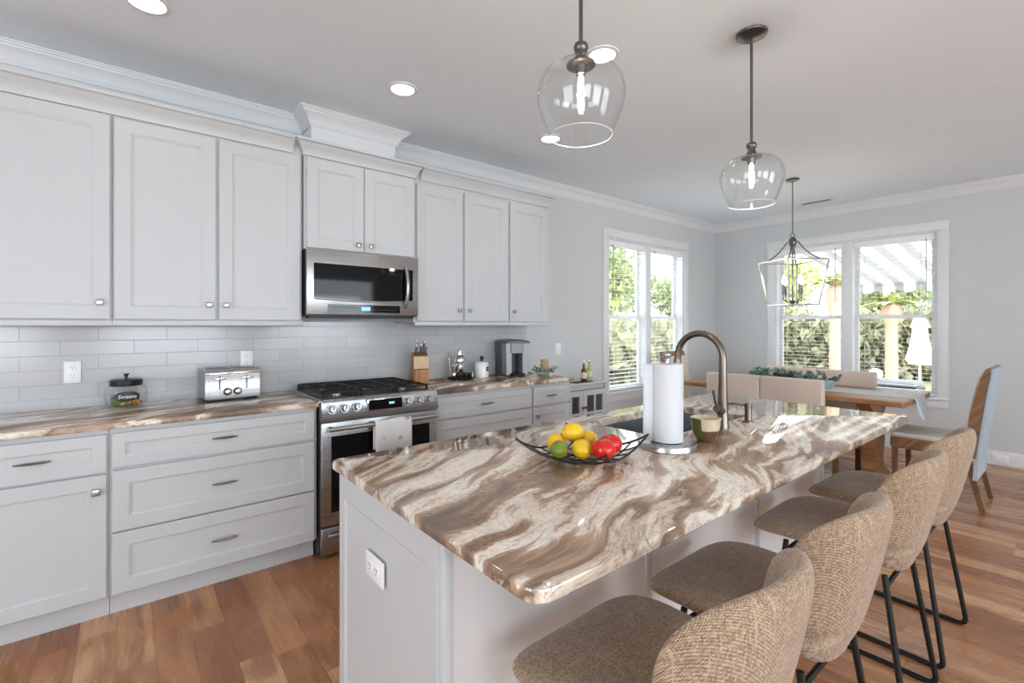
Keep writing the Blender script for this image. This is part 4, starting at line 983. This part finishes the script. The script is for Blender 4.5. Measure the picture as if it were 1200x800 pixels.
# ------------------------------------------------------------------ stools
def stool():
    t = thing('counter_stool', 'woven tan counter stool with black sled legs nearest the camera, at the island corner', 'stool', (0, 0, 0), 0, 'woven tan stools along the island')
    def plate(fn, name, e, rings=16, seg=64):
        """rounded upholstered plate: superellipse rings on two faces that meet in a soft edge"""
        b = MB(); bm = b.bm; sg = lambda q: math.copysign(abs(q) ** (2 / e), q)
        def pt(m, k, side):
            a = 2 * PI * k / seg; return fn(m * sg(math.cos(a)), m * sg(math.sin(a)), m, side)
        edge = [bm.verts.new(pt(1, k, 1)) for k in range(seg)]
        for side in (1, -1):
            prev = edge
            for r_ in range(rings - 1, 0, -1):
                m = math.sin(r_ / rings * PI / 2); row = [bm.verts.new(pt(m, k, side)) for k in range(seg)]
                for k in range(seg): bm.faces.new((prev[k], prev[(k + 1) % seg], row[(k + 1) % seg], row[k]))
                prev = row
            c = bm.verts.new(pt(0, 0, side))
            for k in range(seg): bm.faces.new((prev[k], prev[(k + 1) % seg], c))
        return b.build(name, M['weave'], t, smooth=80)
    def seat_fn(u, v, m, side):
        th = .036 * max(0, 1 - m ** 5) ** .5
        return (.24 * u, .02 + .25 * v, .592 - .012 * (1 - u * u) + .022 * max(0, -v) ** 2 - .045 * max(0, v - .25) ** 2 + side * th)
    plate(seat_fn, 'seat', 4.6)
    def back_fn(u, v, m, side):
        th = .028 * max(0, 1 - m ** 6) ** .5; h = (v + .82) / 1.64
        w = .224 * (.80 + .22 * math.sin(min(1, max(0, h)) * 1.9))
        x = w * u; y = -.192 - .082 * max(0, h) ** .8 + .115 * abs(u) ** 2.4 * (.75 + .25 * h)
        nx, ny = -.7 * u * abs(u) ** .6, 1.0; l = math.hypot(nx, ny)
        return (x + side * th * nx / l, y + side * th * ny / l, .715 + .205 * v)
    plate(back_fn, 'backrest', 3.3)
    R = .0095
    for sx in (-1, 1):
        def arc(p0, p1, p2, r, m=6):
            p0, p1, p2 = map(Vector, (p0, p1, p2)); a = p1 + (p0 - p1).normalized() * r; c = p1 + (p2 - p1).normalized() * r
            return [tuple((1 - q) ** 2 * a + 2 * q * (1 - q) * p1 + q * q * c) for q in [k / m for k in range(m + 1)]]
        A, B_, C_, D_ = (sx * .175, -.165, .525), (sx * .225, -.24, R), (sx * .225, .19, R), (sx * .19, .13, .545)
        P = [A] + arc(A, B_, C_, .035) + arc(B_, C_, D_, .035) + [D_]
        b = MB(); b.tube(P, R, 10); lg = b.build('sled_leg', M['black'], t)
        for y in (-.18, .13): MB().box(sx * .225 - .007, sx * .225 + .007, y - .02, y + .02, 0, .004).build('glide', M['rubber'], lg)
    MB().tube([(-.179, -.17, .49), (.179, -.17, .49)], .008, 10).build('crossbar', M['black'], t)
    MB().tube([(-.193, .135, .50), (.193, .135, .50)], .008, 10).build('crossbar', M['black'], t)
    MB().tube([(-.219, .176, .14), (.219, .176, .14)], .008, 10).build('footrest', M['black'], t)
    return t
s1 = stool(); SY = -2.855
s1.location = (.035, SY, 0); s1.rotation_euler = (0, 0, math.radians(1))
dup(s1, (.565, SY, 0), 0, 'woven tan counter stool second along the island from the camera')
dup(s1, (1.262, SY, 0), math.radians(1), 'woven tan counter stool third along the island from the camera')
dup(s1, (1.845, SY, 0), math.radians(-1), 'woven tan counter stool at the dining end of the island')

# ------------------------------------------------------------------ dining set
TX, TY = 4.158, -1.62
tb = thing('dining_table', 'long oak trestle dining table in front of the window', 'table', (TX, TY, 0))
slab(MB(), rrect(3.715, 4.60, -2.545, -.70, (.02,) * 4, 3), None, .722, .765, .006).build('tabletop', M['table'], tb, True)
for y in (-2.24, -.97):
    b = MB(); half = [(.30, 0), (.30, .05), (.2, .09), (.12, .13), (.10, .2), (.13, .28), (.15, .36), (.12, .46), (.10, .56), (.16, .63), (.26, .67), (.30, .70), (.30, .7215)]
    poly = [(TX + x, z) for x, z in half] + [(TX - x, z) for x, z in half[::-1]]
    b.prism(poly, 'Y', y - .05, y + .05); b.bevel(.004); b.build('trestle', M['table'], tb, True)
MB().box(TX - .03, TX + .03, -2.19, -1.02, .26, .34, .004).build('stretcher', M['table'], tb, True)
def bench(loc, rz, label):
    t = thing('dining_bench', label, 'bench', loc, rz, 'cream upholstered benches at the dining table')
    b = MB(); b.box(-.19, .24, -.5, .5, .40, .49, .025, 3); b.build('seat', M['leather'], t)
    for s_ in (-1, 1):
        b = MB(); b.box(-.235, -.165, min(s_ * .001, s_ * .5), max(s_ * .001, s_ * .5), .485, .90, .016, 3); b.build('back_panel', M['leather'], t)
    MB().box(-.17, .22, -.47, .47, .34, .402, .004).build('apron', M['legwood'], t)
    for x in (-.18, .2):
        for y in (-.46, .46): MB().prism([(x - .02, y - .02), (x + .02, y - .02), (x + .02, y + .02), (x - .02, y + .02)], 'Z', 0, .36).build('leg', M['legwood'], t)
    return t
b1 = bench((3.76, -1.56, 0), 0, 'cream upholstered bench with its two-panel back towards the island')
dup(b1, (4.56, -1.62, 0), PI, 'cream upholstered bench on the window side of the table')
def dchair():
    t = thing('dining_chair', 'woven seagrass dining chair with tall curved back beside the stools', 'chair', (0, 0, 0), 0, 'woven dining chairs at the table ends')
    b = MB(); b.box(-.245, .245, -.235, .235, .37, .465, .02, 3); b.build('seat', M['rush'], t)
    b = MB(); b.box(-.24, .24, -.2, .232, .46, .497, .016, 3); b.build('cushion', plain('pale_linen', srgb(204, 200, 192), .85), t)
    def rowz(z, y, th): return [(-.235, y - th, z), (.235, y - th, z), (.235, y + th, z), (-.235, y + th, z)]
    b = MB(); b.loops([rowz(z, y, th) for z, y, th in ((.38, -.24, .03), (.5, -.248, .034), (.62, -.262, .034), (.76, -.281, .032), (.9, -.304, .028), (1.0, -.325, .022), (1.035, -.333, .015), (1.045, -.336, .006))]); b.bevel(.008); b.build('backrest', M['rush'], t)
    b = MB(); b.loops([rowz(z, y, .012) for z, y in ((.22, -.262), (.4, -.272), (.5, -.284), (.62, -.299), (.76, -.315), (.9, -.335), (1.0, -.352), (1.038, -.352))]); b.build('back_cover', plain('blue_grey_linen', srgb(176, 188, 196), .85), t)
    b = MB(); b.loops([[(x, y + dy, z) for x, dy in ((-.215, 0), (.215, 0), (.215, .012), (-.215, .012))] for z, y in ((.5, -.216), (.62, -.230), (.76, -.251), (.9, -.278), (.99, -.303))]); b.bevel(.004); b.build('back_pad', plain('oat_linen', srgb(206, 194, 178), .85), t)
    for sx in (-1, 1):
        b = MB(); b.tube([(sx * .215, .205, 0), (sx * .215, .205, .38)], [.02, .026], 4); b.build('front_leg', M['legwood'], t)
        b = MB(); b.tube([(sx * .215, -.30, 0), (sx * .215, -.215, .38)], [.02, .028], 4); b.build('rear_leg', M['legwood'], t)
    return t
c1 = dchair(); c1.location = (4.17, -2.64, 0); c1.rotation_euler = (0, 0, 0)
dup(c1, (4.19, -.60, 0), PI, 'woven seagrass dining chair at the wall end of the table')
# runner, planter
def linen():
    t = NT('pale_blue_linen'); n = t.noise(t.coord(), 200, 2, .5); t.set(t.ramp(n, [(.3, srgb(196, 206, 212)), (.7, srgb(220, 226, 230))]), .85); return t.m
b = MB(); rows = []
pth = [(-.9, .7668), (-1.5, .7668), (-2.2, .7668), (-2.53, .7675), (-2.548, .766), (-2.556, .752), (-2.562, .71), (-2.572, .66), (-2.59, .62), (-2.598, .605)]
for k in range(11):
    x = 4.01 + .33 * k / 10; rows.append([(x, y - (.012 * math.sin(k * 1.1) if z < .74 else 0), z) for y, z in pth])
o = b.strip(rows).build('table_runner', linen(), thick=.003); tag(o, 'pale blue-grey table runner hanging over the table end', 'runner')
pl = thing('planter', 'long pale trough planter of trailing eucalyptus on the dining table', 'planter', (4.17, -1.60, .7685))
b = MB(); b.loops([[(x * sx, y * sy, z) for x, y in rrect(-.09, .09, -.36, .36, (.06,) * 4)] for sx, sy, z in ((.8, .9, 0), (1, 1, .085), (.94, .975, .085), (.75, .88, .012))]); b.build('trough', plain('galvanised_trough', srgb(178, 190, 194), .4, .3), pl)
b = MB(); rng = random.Random(11)
for k in range(60):
    y = -.36 + .72 * rng.random(); a = rng.random() * 2 * PI; sprig(b, (rng.uniform(-.06, .06), y, .06), (math.cos(a) * .8, math.sin(a), .75 * rng.random() + .1), 3, .03, .036, rng)
b.build('foliage', M['leaf_e'], pl, thick=.001)

# ------------------------------------------------------------------ lights
def pendant(x, y, zt_, label, zg=2.19):
    t = thing('pendant_light', label, 'pendant lamp', (x, y, ZC), 0, 'clear glass pendants over the island'); z = lambda q: q - ZC
    MB().lathe([(0, 0), (.07, 0), (.072, -.004), (.07, -.012), (.05, -.02), (.02, -.026), (0, -.027)], seg=32).build('canopy', M['gun'], t)
    MB().cyl((0, 0, -.02), (0, 0, z(zg + .07)), .0065, seg=12).build('rod', M['gun'], t)
    MB().lathe([(.007, z(zg + .075)), (.02, z(zg + .07)), (.024, z(zg + .06)), (.022, z(zg + .05)), (.017, z(zg + .043)), (.018, z(zg + .03)), (.026, z(zg + .015)), (.045, z(zg + .006)), (.047, z(zg - .001)), (.02, z(zg - .004)), (.016, z(zg - .03)), (0, z(zg - .03))], seg=32).build('socket_cap', M['gun'], t)
    pr = [(.040, zg - .001), (.07, zg - .004), (.098, zg - .012), (.120, zg - .030), (.135, zg - .055), (.1425, zg - .085), (.142, zg - .108), (.134, zg - .142), (.121, zg - .178), (.109, zg - .207), (.101, zg - .226)]
    prof = [(r, z(q)) for r, q in pr]; inn = [(r - .0022, q) for r, q in prof[::-1]]
    MB().lathe(prof + inn, seg=56, closed=True).build('glass_shade', M['shade'], t)
    MB().lathe([(.1005, z(zg - .2262)), (.1015, z(zg - .2275)), (.1, z(zg - .229)), (.0988, z(zg - .2275))], seg=56, closed=True).build('glass_lip', M['glass_lip'], t)
    bu = MB().lathe([(.012, z(zg - .03)), (.018, z(zg - .05)), (.023, z(zg - .08)), (.022, z(zg - .12)), (.015, z(zg - .145)), (0, z(zg - .153))], seg=24).build('bulb', M['glass'], t)
    b = MB()
    for k in range(4):
        a = k * PI / 2 + .4; b.tube([(.004 * math.cos(a), .004 * math.sin(a), z(zg - .035)), (.008 * math.cos(a), .008 * math.sin(a), z(zg - .08)), (.006 * math.cos(a), .006 * math.sin(a), z(zg - .135))], .0042, 6)
    b.build('filament', M['filament'], bu)
    d_ = bpy.data.lights.new('pendant_glow', 'POINT'); d_.energy = 4; d_.color = (1, .88, .72); d_.shadow_soft_size = .02
    l_ = bpy.data.objects.new('pendant_glow', d_); COL.objects.link(l_); l_.parent = t; l_.location = (0, 0, z(zg - .17))
pendant(.283, -2.412, 2.19, 'clear glass pendant with lit bulb over the fruit basket end of the island', 2.195)
pendant(1.492, -2.41, 2.17, 'clear glass pendant hanging between the faucet and the lantern', 2.165)
CANS = [(.423, -.847, 'round recessed ceiling light in front of the microwave'), (1.632, -.856, 'recessed ceiling light partly behind the pendant glass'), (-.792, -.848, 'recessed ceiling light cut by the top edge above the tall cabinet'),
        (1.07, -1.835, 'recessed ceiling light beside the neck of the big pendant'), (-2.3, -2.6, None), (-1.0, -4.6, None), (1.2, -4.6, None), (3.4, -4.6, None), (-3.4, -5.2, None)]
for x, y, lab in CANS:
    t = thing('recessed_light', lab or 'recessed ceiling light behind the camera', 'ceiling light', (x, y, ZC), 0, 'recessed ceiling lights')
    MB().lathe([(.088, 0), (.086, -.006), (.07, -.009), (.066, -.003), (.066, 0)], seg=40, closed=True).build('trim_ring', M['trim'], t)
    MB().lathe([(0, -.001), (.0665, -.001), (.0665, -.004), (0, -.0045)], seg=40).build('lens', M['lens'], t)
    d_ = bpy.data.lights.new('can_glow', 'AREA'); d_.shape = 'DISK'; d_.size = .12; d_.energy = CAN_W; d_.color = (1, .96, .92); d_.spread = math.radians(150)
    l_ = bpy.data.objects.new('can_glow', d_); COL.objects.link(l_); l_.parent = t; l_.location = (0, 0, -.012)
# lantern
ln = thing('lantern_chandelier', 'open-frame metal lantern chandelier with candle bulbs over the dining table', 'chandelier', (4.158, -1.60, ZC), math.radians(-32))
z = lambda q: q - ZC
MB().lathe([(0, 0), (.06, 0), (.062, -.004), (.05, -.016), (.01, -.022), (0, -.022)], seg=28).build('canopy', M['gun'], ln)
MB().cyl((0, 0, -.02), (0, 0, z(2.245)), .005, seg=10).build('rod', M['gun'], ln)
b = MB(); b.tube([(.022 * math.cos(a), 0, z(2.225) + .022 * math.sin(a)) for a in [2 * PI * k / 20 for k in range(20)]], .004, 8, True); b.build('ring', M['gun'], ln)
MB().lathe([(0, z(2.205)), (.02, z(2.2)), (.034, z(2.18)), (.036, z(2.15)), (.026, z(2.12)), (.012, z(2.10)), (0, z(2.1))], seg=20).build('hub', M['gun'], ln)
hT, hB, zT_, zB_ = .208, .152, 1.972, 1.548; r_ = .008
def bar(P): b = MB(); b.tube(P, r_, 4); return b
def sq(h, q): return [(h, h, q), (-h, h, q), (-h, -h, q), (h, -h, q)]
T_, B_ = sq(hT, z(zT_)), sq(hB, z(zB_))
for k in range(4):
    bar([T_[k], T_[(k + 1) % 4]]).build('top_bar', M['nickel'], ln); bar([B_[k], B_[(k + 1) % 4]]).build('bottom_bar', M['nickel'], ln); bar([T_[k], B_[k]]).build('corner_post', M['nickel'], ln)
    P = []
    for i in range(11):
        u = i / 10; rr = .03 + (hT - .03) * u ** 1.0; P.append((math.copysign(rr, T_[k][0]), math.copysign(rr, T_[k][1]), z(zT_) + (2.165 - zT_) * (1 - u) ** 2.1))
    b = MB(); b.tube(P, .0065, 6); b.build('swan_arm', M['gun'], ln)
MB().cyl((0, 0, z(2.11)), (0, 0, z(1.56)), .008, seg=12).build('centre_stem', M['gun'], ln)
MB().lathe([(0, z(1.60)), (.022, z(1.59)), (.026, z(1.575)), (.012, z(1.556)), (.006, z(1.535)), (0, z(1.53))], seg=18).build('finial', M['gun'], ln)
for k in range(4):
    a = k * PI / 2; dx, dy = math.cos(a) * .095, math.sin(a) * .095
    b = MB(); b.tube([(0, 0, z(1.585)), (dx * .5, dy * .5, z(1.57)), (dx, dy, z(1.60)), (dx, dy, z(1.65))], .006, 8); ca = b.build('candle_arm', M['gun'], ln)
    MB().lathe([(0, z(1.65)), (.012, z(1.65)), (.012, z(1.745)), (0, z(1.746))], (dx, dy, 0), 14).build('candle_sleeve', M['gun'], ca)
    MB().lathe([(.008, z(1.746)), (.015, z(1.765)), (.016, z(1.782)), (.009, z(1.81)), (.002, z(1.832)), (0, z(1.834))], (dx, dy, 0), 16).build('candle_bulb', M['flame'], ca)
d_ = bpy.data.lights.new('lantern_glow', 'POINT'); d_.energy = 5; d_.color = (1, .88, .72); d_.shadow_soft_size = .08
l_ = bpy.data.objects.new('lantern_glow', d_); COL.objects.link(l_); l_.parent = ln; l_.location = (0, 0, z(1.86))
v = thing('ceiling_vent', 'slim white ceiling vent near the dining window wall', 'vent', (5.27, -1.435, ZC))
MB().box(-.06, .06, -.16, .16, -.006, 0, .002).build('frame', M['trim'], v)
for k in range(4): MB().box(-.036 + .02 * k, -.028 + .02 * k, -.14, .14, -.008, -.0055).build('louvre', M['cabin'], v)
